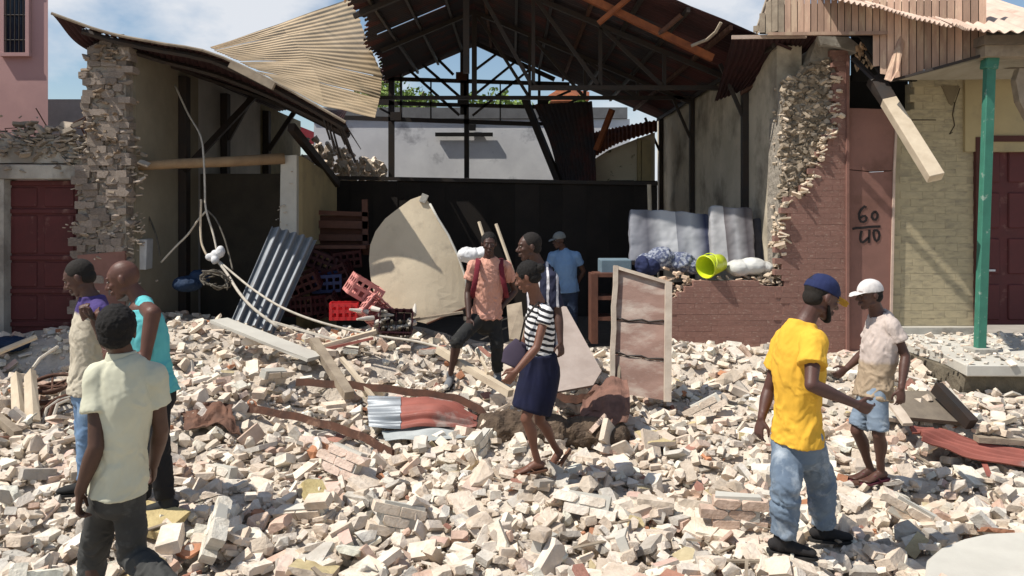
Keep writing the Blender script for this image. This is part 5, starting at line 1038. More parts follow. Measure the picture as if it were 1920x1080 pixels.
    for k in range(3):
        m = MB(); a = 1402 + k * 22; fn = corr(patch([PP([(a + 12, 62 - k * 6, 10.35 - k * .05), (a + 36, 60 - k * 6, 10.3 - k * .05)]), PP([(a + 46, -40, 11.2), (a + 74, -40, 11.2)])]), .015, 3, 'v'); m.sheet(fn, 24, 8, .005); m.build('corrugated_sheet', M_WOODG, t)
    # falling lumber beam
    t = thing('hanging_lumber_beam', 'pale squared lumber beam hanging out of the black gap', 'beam', P(1700, 250, 9.1))
    p0, p1 = P(1640, 148, 9.7), P(1755, 334, 8.75); md = p0.lerp(p1, .24); b = MB(); b.beam(md, p1, .17, .13, up=(0, 1, .2)); b.build('shaft', M_WOODP, t, bevel=.006)
    b = MB(); b.beam(p0, md, .17, .13, up=(0, 1, .2), jit=.01); b.build('charred_end', M_STEEL, t)
# ------------------------------------------------------------------ fallen and stored things
def build_debris():
    rg = random.Random(9)
    def one(name, b, m, label, cat, **k): return b.build(name, m, None, label=label, cat=cat, **k)
    # leaning plank door
    t = thing('detached_plank_door', 'dusty brown plank door leaning upright in the rubble, pale frame', 'door', P(1200, 735, 8.2))
    TL, TR_, BR, BL = P(1157, 503, 8.55), P(1254, 532, 8.35), P(1254, 752, 8.0), P(1147, 735, 8.25)
    for k, (a, c_, d_, e_) in enumerate(((0, 0, .43, .36), (.437, .368, .7, .68), (.707, .687, 1, 1))):
        q = [TL.lerp(BL, a), TR_.lerp(BR, c_), TR_.lerp(BR, e_), TL.lerp(BL, d_)]; b = MB(); b.prism(q, (.0 + .004 * k, .03, .0)); b.build('panel', M_DOOR, t)
    b = MB(); b.beam(TR_ + Vector((-.01, -.03, .02)), BR + Vector((-.02, -.03, 0)), .07, .05, up=(0, 1, 0)); b.build('side_rail', M_DOORF, t)
    b = MB(); b.beam(TL + Vector((-.02, -.03, .03)), BL + Vector((-.01, -.03, 0)), .05, .05, up=(0, 1, 0), segs=6, wob=.008); b.build('side_rail', M_DOORF, t)
    b = MB(); b.beam(TL + Vector((.05, -.045, -.5)), BL + Vector((.06, -.05, .0)), .03, .04, up=(0, 1, 0), segs=4, wob=.01); b.build('side_rail', M_WOODG, t)
    b = MB(); b.beam(TL + Vector((0, -.03, .01)), TR_ + Vector((0, -.03, .01)), .035, .045, up=(0, 1, 0)); b.build('top_rail', M_DOORF, t)
    for a, c_, pts in (((.42), (.33), 7), ((.69), (.66), 5)):
        b = MB(); p0, p1 = TL.lerp(BL, a), TR_.lerp(BR, c_); b.tube([p0.lerp(p1, i / 8) + Vector((0, -.015, .012 * math.sin(i * 2.1))) for i in range(9)], .009, 5); b.build('split', M_STEEL, t)
    # two dusty boards behind the woman
    b = MB(); b.prism(PP([(1046, 572, 9.3), (1062, 575, 9.25), (1128, 695, 8.2), (1112, 722, 7.95), (1040, 735, 7.9), (1036, 640, 8.7)]), (.0, .04, -.03)); one('fallen_board', b, mat('dusty_rose_board', (.36, .30, .265), (.29, .235, .205), scale=4, rough=.95, bump=.4), 'wide dusty rose grey board lying behind the striped shirt woman', 'board')
    b = MB(); b.prism(PP([(950, 572, 9.6), (978, 566, 9.6), (985, 640, 9.1), (955, 635, 9.1)]), (.0, .04, -.03)); one('fallen_board', b, M_WOODG, 'pale board standing in the rubble behind the salmon shirt', 'board')
    # curved cream panel
    t = thing('curved_cream_panel', 'large cream curved sheet standing on edge beside the red crates', 'panel', P(800, 600, 10.3))
    bd = [(792, 366), (770, 374), (745, 392), (722, 410), (704, 434), (694, 460), (692, 486), (694, 516), (700, 545), (716, 570), (745, 588), (770, 600), (800, 607), (836, 592), (872, 577), (875, 545), (873, 520), (858, 478), (840, 440), (820, 408), (806, 382)]
    cx, cy = 795, 500; n = len(bd); V = []; F = []; rings = 6; 
    for r_ in range(rings + 1):
        f = r_ / rings
        for (x, y) in bd: px, py = cx + (x - cx) * f, cy + (y - cy) * f; dep = 10.75 - .22 * (1 - ((px - cx) / 100) ** 2 * .8) + (.25 if False else 0) - (py - 500) * .0018; V.append(P(px, py, dep))
    for r_ in range(rings):
        for k in range(n): F.append((r_ * n + k, (r_ + 1) * n + k, (r_ + 1) * n + (k + 1) % n, r_ * n + (k + 1) % n))
    m = len(V); V2 = [v + Vector((0, .03, 0)) for v in V]; F2 = [tuple(m + i for i in f[::-1]) for f in F]; Fr = [((rings) * n + k, (rings) * n + (k + 1) % n, m + rings * n + (k + 1) % n, m + rings * n + k) for k in range(n)]
    b = MB(); b.add(V + V2, F + F2 + Fr); o = b.build('sheet', mat('cream_sheet', (.55, .465, .335), (.48, .40, .285), scale=1.8, rough=.75, bump=.2, bscale=30, bump2=.25, bscale2=3, col3=(.36, .30, .22), scale3=2.6, lo3=.54, hi3=.72), t, smooth=False)
    b = MB(); b.tube([v + Vector((0, -.01, 0)) for v in (V[-n + 20 - 0], V[-n + 19], V[-n + 18], V[-n + 17], V[-n + 16], V[-n + 15])], .018, 6); b.build('rolled_edge', M_CONCPALE, t, smooth=True)
    b = MB(); b.tube([v + Vector((0, -.01, 0)) for v in (V[-n + 12], V[-n + 13], V[-n + 14])], .012, 6); b.build('bottom_edge', M_RUST, t)
    b = MB(); b.box(P(795, 372, 10.75), (.09, .08, .12), (0, .4, 0)); b.build('broken_lug', M_CONC, t)
    # grey corrugated sheet leaning
    t = MB(); fn = corr(patch([PP([(510, 424, 10.7), (594, 450, 11.0)]), PP([(474, 508, 10.3), (556, 534, 10.55)]), PP([(434, 600, 9.75), (515, 626, 9.95)])]), .04, 5.5, 'v'); t.sheet(fn, 66, 12, .006)
    one('leaning_corrugated_sheet', t, M_TING, 'grey corrugated sheet leaning on the mound below the short column', 'metal sheet')
    # red/grey bent sheet
    t = thing('bent_red_sheet', 'bent corrugated sheet, half red half grey, lying in open rubble', 'metal sheet', P(800, 815, 7.4))
    S = patch([PP([(690, 742, 7.9), (745, 744, 7.9), (800, 744, 7.9), (850, 755, 7.85), (893, 778, 7.8)]), PP([(690, 770, 7.65), (745, 768, 7.5), (800, 764, 7.45), (850, 776, 7.45), (895, 790, 7.5)]), PP([(692, 800, 7.35), (745, 804, 7.3), (800, 800, 7.28), (850, 800, 7.28), (893, 802, 7.3)])])
    m = MB(); m.sheet(corr(lambda u, v: S(.27 + .73 * u, v), .018, 4, 'u', wob=.01), 30, 40, .005, keep=lambda u, v: not (u > .93 and .3 < v < .5)); m.build('red_part', M_TINRED, t)
    m = MB(); m.sheet(corr(lambda u, v: S(.28 * u, v), .018, 4, 'u'), 12, 40, .005); m.build('grey_part', M_TING, t)
    m = MB(); S2 = patch([PP([(716, 808, 7.35), (800, 800, 7.35), (905, 806, 7.4)]), PP([(722, 826, 7.05), (810, 826, 7.1), (908, 812, 7.2)])]); m.sheet(corr(S2, .012, 2, 'u', wob=.01), 24, 16, .005); m.build('pale_lower_part', M_TINP if False else mat('pale_grey_tin', (.42, .44, .43), (.34, .36, .35), rough=.6, bump=.15), t)
    # rusty strips
    def strip(pts, w_, label, m=M_RUST, th=.03, name='rusty_strip', cat='metal strip'):
        S_ = patch([[p_ + Vector((0, 0, w_ / 2 + .02)) for p_ in PP(pts)], [p_ + Vector((0, -.02, -w_ / 2 + .02)) for p_ in PP(pts)]]); b = MB(); b.sheet(lambda u, v: S_(u, v) + Vector((0, 0, .006 * math.sin(u * 40))), 40, 3, th); one(name, b, m, label, cat)
    strip([(558, 720, 8.4), (640, 724, 8.25), (720, 732, 8.1), (800, 742, 8.0), (860, 752, 7.9), (905, 775, 7.75), (928, 810, 7.5)], .075, 'long curving rusty strip arching over the bent red sheet')
    strip([(298, 778, 7.9), (400, 766, 7.8), (510, 776, 7.6), (600, 796, 7.4), (680, 822, 7.1), (740, 856, 6.8)], .07, 'long rusty strip sloping down to the open rubble centre')
    strip([(1030, 742, 7.9), (1070, 752, 7.8), (1110, 745, 7.8), (1150, 722, 8.0)], .08, 'short dark strip at the foot of the leaning door')
    # rusty beams left
    b = MB(); b.beam(P(-60, 905, 6.4), P(150, 812, 7.2), .09, .13, segs=4, jit=.006); one('rusty_beam', b, mat('dark_rust', (.10, .055, .035), (.06, .04, .028), scale=8, bump=.6, bscale=50), 'thick dark rusty beam slanting up to the man in jeans', 'beam')
    b = MB(); b.beam(P(-60, 824, 7.1), P(112, 826, 7.0), .05, .06); one('rusty_beam', b, M_RUST, 'thin rusty bar lying level above the slanting beam', 'beam')
    b = MB(); b.beam(P(-20, 770, 7.6), P(34, 815, 7.0), .07, .07); one('broken_timber', b, M_WOODG, 'short dark timber poking out at the far left edge', 'timber')
    for a, c_, Y, w_, lab in (((56, 700), (62, 795), 8.0, .12, 'upright pale timber standing in the left rubble'), ((30, 705), (36, 785), 8.2, .10, 'shorter upright pale timber left of the taller one')): b = MB(); b.beam(P(*a, Y), P(*c_, Y - .5), w_, .06, up=(0, 1, 0), jit=.01); one('upright_timber', b, M_WOODP, lab, 'timber')
    b = MB(); b.tube(PP([(-30, 672, 8.9), (68, 632, 9.3)]), .035, 7); one('pale_pole', b, M_WOODP, 'pale pole lying in the shade by the maroon gate', 'pole')
    b = MB(); b.tube(PP([(62, 690, 8.5), (75, 672, 8.7), (108, 650, 9.0)]), .018, 6); one('bent_rod', b, M_CABLE, 'bent pale rod beside the shaded heap', 'rod')
    # basket ring
    t = thing('rusty_ring', 'rusty round wheel rim lying by the jeans, wire loops in front', 'wheel rim', P(98, 745, 8.1)); c0 = P(98, 722, 8.1)
    for r_, zz, rr in ((.205, .02, .022), (.2, -.09, .03), (.13, -.03, .015)): b = MB(); b.tube([c0 + Vector((math.cos(a * math.pi / 12) * r_, math.sin(a * math.pi / 12) * r_, zz + .25 * math.sin(a * math.pi / 12) * r_)) for a in range(25)], rr, 6); b.build('rim', M_RUST, t, smooth=True)
    for k in range(6): a = k * 1.047; b = MB(); b.tube([c0 + Vector((0, 0, -.02)), c0 + Vector((math.cos(a) * .2, math.sin(a) * .2, .05 * math.sin(a)))], .012, 5); b.build('spoke', M_RUST, t)
    for k in range(4): b = MB(); b.tube(PP([(70 + k * 9, 800 - k * 3, 7.6), (78 + k * 10, 770 - k * 4, 7.7), (104 + k * 9, 748, 7.8), (132 + k * 4, 738 + k * 4, 7.8)]), .016, 6); one('bent_hoop', b, M_CABLE if k % 2 else M_RUST, ('pale', 'rusty', 'lighter', 'thin rusty')[k] + ' bent hoop springing from the rubble below the wheel rim', 'hoop')
    # crumpled rusty sheets
    def crumple(name, pts, Y, m, label, amp=.12, seed=0, nu=26, nv=16):
        S_ = patch(pts); 
        def fn(u, v): p_ = S_(u, v); q = fbm(np.array([[p_.x * 4 + seed, p_.y * 4, p_.z * 4]]), seed, 3)[0]; q2 = fbm(np.array([[p_.x * 9 + seed, u * 4, v * 3]]), seed + 3, 2)[0]; return p_ + Vector((0, -(q - .5) * amp * 3, (q2 - .5) * amp))
        b = MB(); b.sheet(fn, nu, nv, .008); return one(name, b, m, label, 'metal sheet')
    crumple('crumpled_sheet', [PP([(338, 772, 7.7), (400, 756, 7.6), (430, 770, 7.5)]), PP([(350, 800, 7.3), (410, 800, 7.2), (450, 826, 7.1)])], 7.5, mat('brown_rust_sheet', (.17, .085, .055), (.09, .05, .036), scale=6, bump=.4), 'folded dark rusty sheet under the rusty strip', seed=3)
    crumple('crumpled_sheet', [PP([(1096, 742, 7.9), (1130, 716, 7.9), (1176, 712, 7.8)]), PP([(1088, 775, 7.5), (1135, 752, 7.45), (1182, 748, 7.4)]), PP([(1092, 792, 7.2), (1140, 792, 7.1), (1176, 786, 7.1)])], 7.5, mat('brown_pink_sheet', (.22, .115, .085), (.13, .07, .052), scale=6, bump=.4), 'crumpled brown sheet at the foot of the leaning door', seed=5)
    crumple('crumpled_sheet', [PP([(1045, 735, 8.0), (1080, 748, 7.9), (1110, 740, 7.9)]), PP([(1040, 760, 7.6), (1080, 772, 7.5), (1105, 778, 7.4)])], 7.5, M_STEEL, 'dark flattened sheet behind the navy skirt', seed=6, amp=.08)
    # matted dirt mass
    b = Body(); 
    for (px, py, Y, r1, r2, r3) in ((960, 800, 7.3, .3, .22, .17), (1020, 806, 7.2, .32, .22, .18), (1090, 806, 7.2, .3, .22, .16), (1130, 812, 7.15, .22, .2, .13), (925, 800, 7.35, .16, .18, .15)): b.ell(P(px, py + 6, Y), (Vector((1, 0, 0)), Vector((0, 1, 0)), Vector((0, 0, 1))), (r1, r2, r3))
    o = b.make('matted_mattress_lump', M_BARK, None, vox=.02, it=2, disp=lambda co: (fbm(co * 7, 4, 4) - .45) * .16); o.data.shade_flat(); tag(o, 'dark matted lump of burnt bedding behind the striped shirt woman', 'bedding')
    # timbers on the mound
    for a, c_, w_, h_, m_, lab in (((822, 655, 8.6), (957, 738, 7.7), .07, .07, M_WOODP, 'squared pale timber sloping down to the navy skirt'), ((410, 600, 9.4), (592, 672, 8.6), .26, .035, M_CONCPALE, 'broad dusty plank lying on the mound below the grey sheet'),
                                  ((596, 652, 9.0), (706, 622, 9.1), .10, .05, M_WOODP, 'thin pale plank lying below the red crates'), ((610, 655, 8.95), (700, 634, 9.0), .03, .03, M_TINRED, 'orange stained batten lying beside the thin plank'),
                                  ((588, 640, 9.0), (655, 742, 8.0), .1, .09, M_WOODG, 'dark rough timber half buried on the mound'), ((640, 672, 8.6), (700, 745, 8.0), .04, .04, M_WOODP, 'slim pale stick beside the half buried timber'),
                                  ((700, 612, 9.7), (868, 585, 9.9), .05, .03, M_WOODG, 'thin lath lying at the foot of the cream panel'), ((500, 600, 9.5), (640, 640, 9.1), .03, .02, M_CABLE, 'thin lath poking from beneath the leaning grey sheet'),
                                  ((895, 655, 8.4), (915, 700, 8.0), .03, .03, M_WOODP, 'slim white stick between the salmon shirt man\'s legs'), ((1600, 1400, 5), (1600, 1410, 5), .01, .01, None, '')):
        if m_ is None: continue
        b = MB(); b.beam(P(*a), P(*c_), w_, h_, segs=3, jit=.004); one('fallen_timber', b, m_, lab, 'timber')
    # big fragments
    for k, (px, py, Y, s, tl, lab) in enumerate(((40, 888, 6.4, .34, ROSE[0], 'flat pink plaster slab at the far left under the slanting beam'), (118, 882, 6.4, .36, ROSE[2], 'broad pale pink slab next to the hand of the polo shirt man'), (590, 925, 5.7, .30, (.5, .42, .22), 'ochre painted block beside the dark lumps'), (478, 640, 9.2, .28, CREAM[1], 'pale block below the leaning grey sheet'),
                                           (1010, 930, 5.9, .0, CREAM[0], ''), (320, 1010, 4.9, .27, CREAM[1], 'large cream block right of the polo shirt man\'s back knee'), (290, 975, 5.2, .36, (.55, .45, .24), 'long ochre edged block under the white soled shoe'), (610, 660, 8.9, .22, CREAM[1], 'white block wedged against the half buried timber'))):
        if s: heap_mesh('wall_fragment', [(PROTO['slab' if k < 2 or k == 6 else 'brick'][k], s, rotmat(.2, .1 - .2 * (k == 2), k), np.array(P(px, py, Y)), tl, None)], M_RUB, None, lab, 'wall fragment')
    # crates and bottles
    def crate(loc, rot, m, label, sc=1.0, group='drinks crates', bottles=0):
        t = thing('plastic_crate', label, 'crate', loc, group); Mx = Euler(rot).to_matrix(); L3, D3, H3 = .42 * sc, .3 * sc, .27 * sc
        def bx(c, s_, nm='crate_bar', m__=m, par=t): b = MB(); b.box(Vector(loc) + Mx @ Vector(c), s_, Mx); return b.build(nm, m__, par)
        b = MB()
        for z_ in (.02, H3 * .5, H3 - .03):
            for y_ in (-D3 / 2, D3 / 2): b.box(Vector(loc) + Mx @ Vector((0, y_, z_)), (L3, .014, .045), Mx)
            for x_ in (-L3 / 2, L3 / 2): b.box(Vector(loc) + Mx @ Vector((x_, 0, z_)), (.014, D3 - .02, .045), Mx)
        b.build('rails', m, t); b = MB()
        for x_ in (-.5, -.25, 0, .25, .5):
            for y_ in (-D3 / 2 - .004, D3 / 2 + .004): b.box(Vector(loc) + Mx @ Vector((x_ * (L3 - .03), y_, H3 / 2)), (.03, .016, H3 - .01), Mx)
        for y_ in (-.33, 0, .33):
            for x_ in (-L3 / 2 - .004, L3 / 2 + .004): b.box(Vector(loc) + Mx @ Vector((x_, y_ * D3, H3 / 2)), (.016, .03, H3 - .01), Mx)
        b.build('uprights', m, t); bx((0, 0, .004), (L3 - .02, D3 - .02, .012), 'bottom'); b = MB()
        for x_ in (-.25, 0, .25): b.box(Vector(loc) + Mx @ Vector((x_ * L3, 0, .09)), (.008, D3 - .03, .14), Mx)
        b.build('dividers', m, t); 
        for q in range(bottles):
            x_ = (-.375 + .25 * (q % 4)) * L3; y_ = (-.3 + .3 * (q // 4)) * D3; o = Vector(loc) + Mx @ Vector((x_, y_, .02)); u = Mx @ Vector((0, 0, 1)); b = MB(); b.tube([o, o + u * .14 * sc, o + u * .19 * sc, o + u * .26 * sc], .032 * sc, 8, .012 * sc)
            b.build('bottle', mat('dusty_bottle', (.30, .27, .22), (.2, .17, .13), rough=.4, bump=.1), t)
    crate(P(646, 598, 9.95), (0, 0, .12), M_REDPL, 'bright red plastic crate standing upright on the rubble edge', .82, 'drinks crates', 0)
    crate(P(672, 560, 10.1), (.15, .55, .5), M_PINKPL, 'faded pink red crate tipped on its side above the bottles', 1.0)
    crate(P(700, 588, 10.0), (1.35, .75, .4), M_PINKPL, 'faded crate lying on its side beside the cream panel', .95)
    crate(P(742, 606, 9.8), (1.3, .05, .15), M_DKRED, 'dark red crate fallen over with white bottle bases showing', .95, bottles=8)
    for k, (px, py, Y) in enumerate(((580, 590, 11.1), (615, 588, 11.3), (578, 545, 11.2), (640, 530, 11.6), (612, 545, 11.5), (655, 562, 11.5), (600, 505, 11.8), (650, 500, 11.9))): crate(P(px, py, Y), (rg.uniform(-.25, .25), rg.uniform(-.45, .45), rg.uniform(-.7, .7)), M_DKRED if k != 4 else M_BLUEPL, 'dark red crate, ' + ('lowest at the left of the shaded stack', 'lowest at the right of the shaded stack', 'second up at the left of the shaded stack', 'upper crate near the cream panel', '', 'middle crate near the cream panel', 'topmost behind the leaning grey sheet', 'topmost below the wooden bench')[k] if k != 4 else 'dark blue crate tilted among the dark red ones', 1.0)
    k = 0; ORDB = ['leftmost', 'second', 'third', 'fourth', 'fifth', 'sixth', 'seventh', 'eighth', 'ninth', 'tenth', 'eleventh', 'rightmost']
    for px, py in sorted(((690, 585), (700, 596), (712, 590), (705, 605), (720, 603), (730, 614), (745, 618), (757, 612), (768, 600), (776, 590), (780, 604), (698, 578))):
        k += 1
        o = P(px, py, 9.75); d = Vector((rg.uniform(-1, 1), rg.uniform(-.6, .2), rg.uniform(-.1, .3))).normalized(); b = MB(); b.tube([o, o + d * .13, o + d * .18, o + d * .24], .034, 9, .012)
        b.build('bottle', mat('white_bottle', (.62, .58, .52), (.5, .46, .4), rough=.35, bump=.05), None, smooth=False, label='dusty whitish bottle spilled by the tipped crates, ' + ORDB[k - 1] + ('' if k in (1, 12) else ' from left'), cat='bottle', group='bottles spilled from the crates')
    # wooden bench
    t = thing('wooden_bench', 'red brown slatted wooden bench in the shade behind the crates', 'bench', P(636, 470, 12.4)); Y = 12.4
    for a, c_, w_, nm in (((588, 398), (690, 402), .07, 'top_rail'), ((588, 420), (690, 422), .12, 'slat'), ((588, 445), (690, 446), .10, 'slat'), ((684, 374), (686, 478), .09, 'leg'), ((592, 385), (592, 478), .07, 'leg')): b = MB(); b.beam(P(*a, Y), P(*c_, Y), w_, .05, up=(0, 1, 0)); b.build(nm, M_REDWOOD, t)
    b = MB(); b.box(P(640, 462, 12.1), (.86, .5, .05)); b.build('seat', M_REDWOOD, t)
    b = MB(); b.box(P(638, 440, 12.46), (.86, .03, .62)); b.build('back_board', mat('bench_board', (.085, .035, .022)), t)
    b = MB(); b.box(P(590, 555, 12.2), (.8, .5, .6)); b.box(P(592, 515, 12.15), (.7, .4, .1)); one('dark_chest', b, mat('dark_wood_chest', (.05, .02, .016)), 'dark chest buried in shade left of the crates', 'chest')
    # mattresses
    strm = {}
    def mattress(c, w_, h_, lean, tint, lab, yaw=0.0, roll=0.0):
        t = Body(); Mx = Euler((lean, roll, yaw)).to_matrix(); ax = (Mx @ Vector((1, 0, 0)), Mx @ Vector((0, 1, 0)), Mx @ Vector((0, 0, 1))); c = Vector(c); m = MB()
        m.box(c, (w_, .16, h_), Mx); tmp = bpy.data.meshes.new('x'); b2 = Body(); b2.add([tuple(v) for v in m.v], m.f)
        o = b2.make('mattress', tint, None, vox=.02, it=6, disp=lambda co: (fbm(co * 5, 2, 3) - .5) * .06); tag(o, lab, 'mattress', 'mattresses stacked against the side wall'); bpy.data.meshes.remove(tmp)
    def stripes(name, cols, freq):
        m = mat(name, cols[0], rough=.9, bump=.2); m = m.copy(); m.name = name; nt = m.node_tree; N = nt.nodes; bs = N['Principled BSDF']; tcn = N.new('ShaderNodeTexCoord'); sp = N.new('ShaderNodeSeparateXYZ'); mu = N.new('ShaderNodeMath'); mu.operation = 'MULTIPLY_ADD'; mu.inputs[1].default_value = freq; mu.inputs[2].default_value = 10.13
        nt.links.new(tcn.outputs['Object'], sp.inputs[0]); nt.links.new(sp.outputs[0], mu.inputs[0]); fr = N.new('ShaderNodeMath'); fr.operation = 'FRACT'; nt.links.new(mu.outputs[0], fr.inputs[0]); cr = N.new('ShaderNodeValToRGB'); cr.color_ramp.interpolation = 'LINEAR'; el = cr.color_ramp.elements
        for i, c in enumerate(cols):
            e = el[i] if i < 2 else el.new(i / len(cols)); e.position = i / len(cols) + (.0 if i else 0); e.color = (*c, 1)
        nt.links.new(fr.outputs[0], cr.inputs[0]); nt.links.new(cr.outputs[0], bs.inputs['Base Color']); return m
    ms = stripes('mattress_stripe', [(.20, .205, .23), (.36, .37, .39), (.03, .035, .07), (.24, .245, .27), (.11, .11, .13), (.42, .425, .44)], .78)
    mattress(P(1290, 450, 11.3), 1.72, .82, -.38, ms, 'wide leaning mattress with grey, pale and navy stripes', roll=.07)
    ms2 = stripes('brown_mattress_stripe', [(.12, .105, .11), (.32, .32, .335), (.07, .062, .07), (.2, .19, .2), (.38, .38, .39)], 1.3)
    mattress(P(1372, 447, 11.15), .62, .92, -.34, ms2, 'narrower leaning mattress with brown grey stripes in front of the wide one', roll=.05)
    mattress(P(1432, 458, 11.3), .32, .75, -.2, mat('grey_mattress', (.07, .07, .085), rough=.9), 'narrow dark grey mattress squeezed against the broken wall')
    b = MB(); b.box((W(1300, 11.2), 11.4, .62), (2.2, .9, .85)); one('low_counter', b, mat('dark_counter', (.07, .045, .035)), 'dark counter carrying the mattresses behind the low wall', 'counter')
    # cloth bundles
    def bundle(name, lst, m, lab, cat='bundle', seed=1, amp=.05, fr=9):
        b = Body()
        for px, py, Y, r1, r2, r3 in lst: b.ell(P(px, py, Y), (Vector((1, 0, 0)), Vector((0, 1, 0)), Vector((0, 0, 1))), (r1, r2, r3))
        o = b.make(name, m, None, vox=.012, it=2, disp=lambda co: (1 - np.abs(2 * fbm(co * fr, seed, 3) - 1) * 2) * amp * .5); return tag(o, lab, cat)
    pat = mat('blue_floral_cloth', (.08, .095, .16), (.30, .32, .37), scale=20, lo=.47, hi=.56, rough=.9, bump=.3, bscale=60)
    bundle('cloth_bundle', [(1215, 494, 10.75, .16, .2, .13), (1240, 485, 10.75, .2, .2, .15), (1275, 492, 10.75, .2, .2, .13), (1300, 500, 10.7, .12, .15, .09)], pat, 'blue and white patterned cloth bundle heaped before the mattresses', seed=2)
    bundle('cloth_bundle', [(1205, 498, 10.65, .09, .14, .12), (1222, 500, 10.62, .1, .1, .1)], mat('navy_cloth', (.02, .027, .075), rough=.9), 'small navy cloth bundle at the left end of the patterned one', seed=3)
    bundle('sack', [(1385, 503, 10.55, .17, .18, .11), (1410, 500, 10.55, .2, .18, .115), (1435, 502, 10.55, .12, .14, .08)], mat('white_sack', (.58, .58, .55), (.46, .46, .44), rough=.7), 'full white sack lying right of the lime bucket', 'sack', seed=4, amp=.03, fr=6)
    b = MB(); b.box(P(1152, 500, 10.8), (.42, .4, .22)); one('pale_blue_box', b, mat('pale_blue_box', (.15, .21, .25), (.12, .17, .2)), 'pale blue box behind the top of the leaning door', 'box', bevel=.012)
    t = thing('red_brown_cabinet', 'red brown open shelf behind the leaning door', 'cabinet', P(1125, 635, 10.7)); 
    for a, c_, w_ in (((1112, 512), (1112, 640), .09), ((1158, 512), (1158, 640), .09)): b = MB(); b.beam(P(*a, 10.6), P(*c_, 10.6), w_, .4, up=(0, 1, 0)); b.build('side_panel', M_REDWOOD, t)
    for y_ in (514, 556, 594): b = MB(); b.beam(P(1112, y_, 10.62), P(1158, y_, 10.62), .05, .4, up=(0, 1, 0)); b.build('shelf', M_REDWOOD, t)
    # lime bucket lying on its side
    t = thing('lime_bucket', 'lime yellow plastic bucket lying on its side on the low wall', 'bucket', P(1340, 520, 10.45)); c0 = P(1322, 501, 10.32); ax_ = Vector((.75, .62, .14)).normalized(); s1 = ax_.cross(Vector((0, 0, 1))).normalized(); s2 = ax_.cross(s1)
    prof = [(0, .150), (.012, .162), (.03, .15), (.2, .135), (.33, .12), (.34, .0), (.325, .0), (.31, .112), (.02, .139), (0, .150)]; n = 28; rings = [[c0 + ax_ * a + s1 * math.cos(2 * math.pi * k / n) * max(r_, .004) + s2 * math.sin(2 * math.pi * k / n) * max(r_, .004) for k in range(n)] for a, r_ in prof]
    b = MB(); b.rings(rings, closed=False, caps=False); b.build('tub', M_LIME, t, smooth=True)
    b = MB(); b.tube([c0 + s1 * math.cos(a / 10 * math.pi) * .165 + s2 * math.sin(a / 10 * math.pi) * -.165 + ax_ * (.02 + .12 * math.sin(a / 10 * math.pi)) for a in range(11)], .006, 6); b.build('handle', M_LIME, t, smooth=True)
    # white box left, tarp
    b = MB(); b.box(P(259, 476, 10.75), (.30, .3, .42), (0, .03, .15)); one('white_box', b, M_WHITE, 'dusty white cabinet standing beside the stone pier', 'cabinet', bevel=.01)
    bundle('tarpaulin', [(352, 532, 10.6, .18, .2, .09), (375, 520, 10.7, .12, .15, .1)], mat('blue_tarp', (.012, .03, .07), rough=.8), 'small crumpled blue tarpaulin in the shade by the cables', 'tarpaulin', seed=6)
    bundle('tarpaulin', [(18, 645, 9.7, .22, .2, .08)], mat('blue_tarp', (.03, .07, .16), rough=.7), 'dark blue tarpaulin scrap at the foot of the maroon gate', 'tarpaulin', seed=7)
    bundle('white_bag', [(880, 478, 10.3, .16, .12, .09), (905, 475, 10.3, .1, .1, .07)], M_WHITE, 'white plastic bag behind the shoulder of the salmon shirt man', 'bag', seed=8)
    for a, c_, lab in (((898, 416), (926, 505), 'slim pale stick'), ((930, 420), (962, 510), 'slim grey stick')): b = MB(); b.tube(PP([(*a, 10.5), (*c_, 10.3)]), .024, 6); one('stick', b, M_WOODP, lab + " standing behind the salmon shirt man's head", 'stick')
    # cables
    def cable(pts, r_, m_, lab, n=7):
        S_ = patch([PP(pts), PP(pts)]); k = max(8, len(pts) * 5); b = MB(); b.tube([S_(i / k, 0) for i in range(k + 1)], r_, n); one('cable', b, m_, lab, 'cable', smooth=True)
    cable([(328, 160, 11.4), (352, 212, 11.2), (376, 255, 10.9), (382, 300, 10.7), (384, 350, 10.6), (386, 392, 10.5), (400, 440, 10.4), (408, 478, 10.3)], .014, M_CABLE, 'main twisted cable hanging down from the sagging eave')
    cable([(377, 374, 10.5), (376, 420, 10.45), (378, 455, 10.4), (388, 480, 10.35)], .015, M_WOODP, 'stiff pale conduit hanging beside the main cable')
    cable([(386, 396, 10.5), (372, 412, 10.5), (352, 440, 10.6), (330, 462, 10.6), (302, 492, 10.6)], .014, M_CABLE, 'pale cable bending down towards the white cabinet')
    cable([(388, 394, 10.5), (405, 412, 10.5), (420, 445, 10.4), (430, 480, 10.3), (436, 505, 10.1)], .012, M_CABLED, 'dark loop of cable right of the main cable')
    cable([(256, 380, 10.9), (275, 400, 10.9), (292, 440, 10.8), (300, 480, 10.7)], .013, M_CABLED, 'dark cable dangling in the shaded room doorway')
    cable([(402, 482, 10.3), (425, 512, 10.1), (448, 548, 9.8), (475, 578, 9.6), (522, 614, 9.4)], .019, M_CABLE, 'thick pale cable running across the leaning grey sheet')
    cable([(405, 485, 10.3), (440, 515, 10.1), (478, 545, 9.8), (530, 577, 9.5), (600, 604, 9.3), (700, 628, 9.1), (780, 640, 8.9), (840, 655, 8.6)], .015, M_CABLE, 'long pale cable trailing over the mound towards the squared timber')
    b = MB()
    for k in range(14):
        a = rg.uniform(0, 6.28); S_ = patch([PP([(402 + 24 * math.cos(a + j * .9) + rg.uniform(-6, 6) + j * 2, 522 + 15 * math.sin(a + j * 1.1) + rg.uniform(-5, 5) + j * 2, 10.0 + rg.uniform(-.15, .2)) for j in range(4)])] * 2)
        b.tube([S_(i / 16, 0) for i in range(17)], rg.uniform(.006, .012), 6)
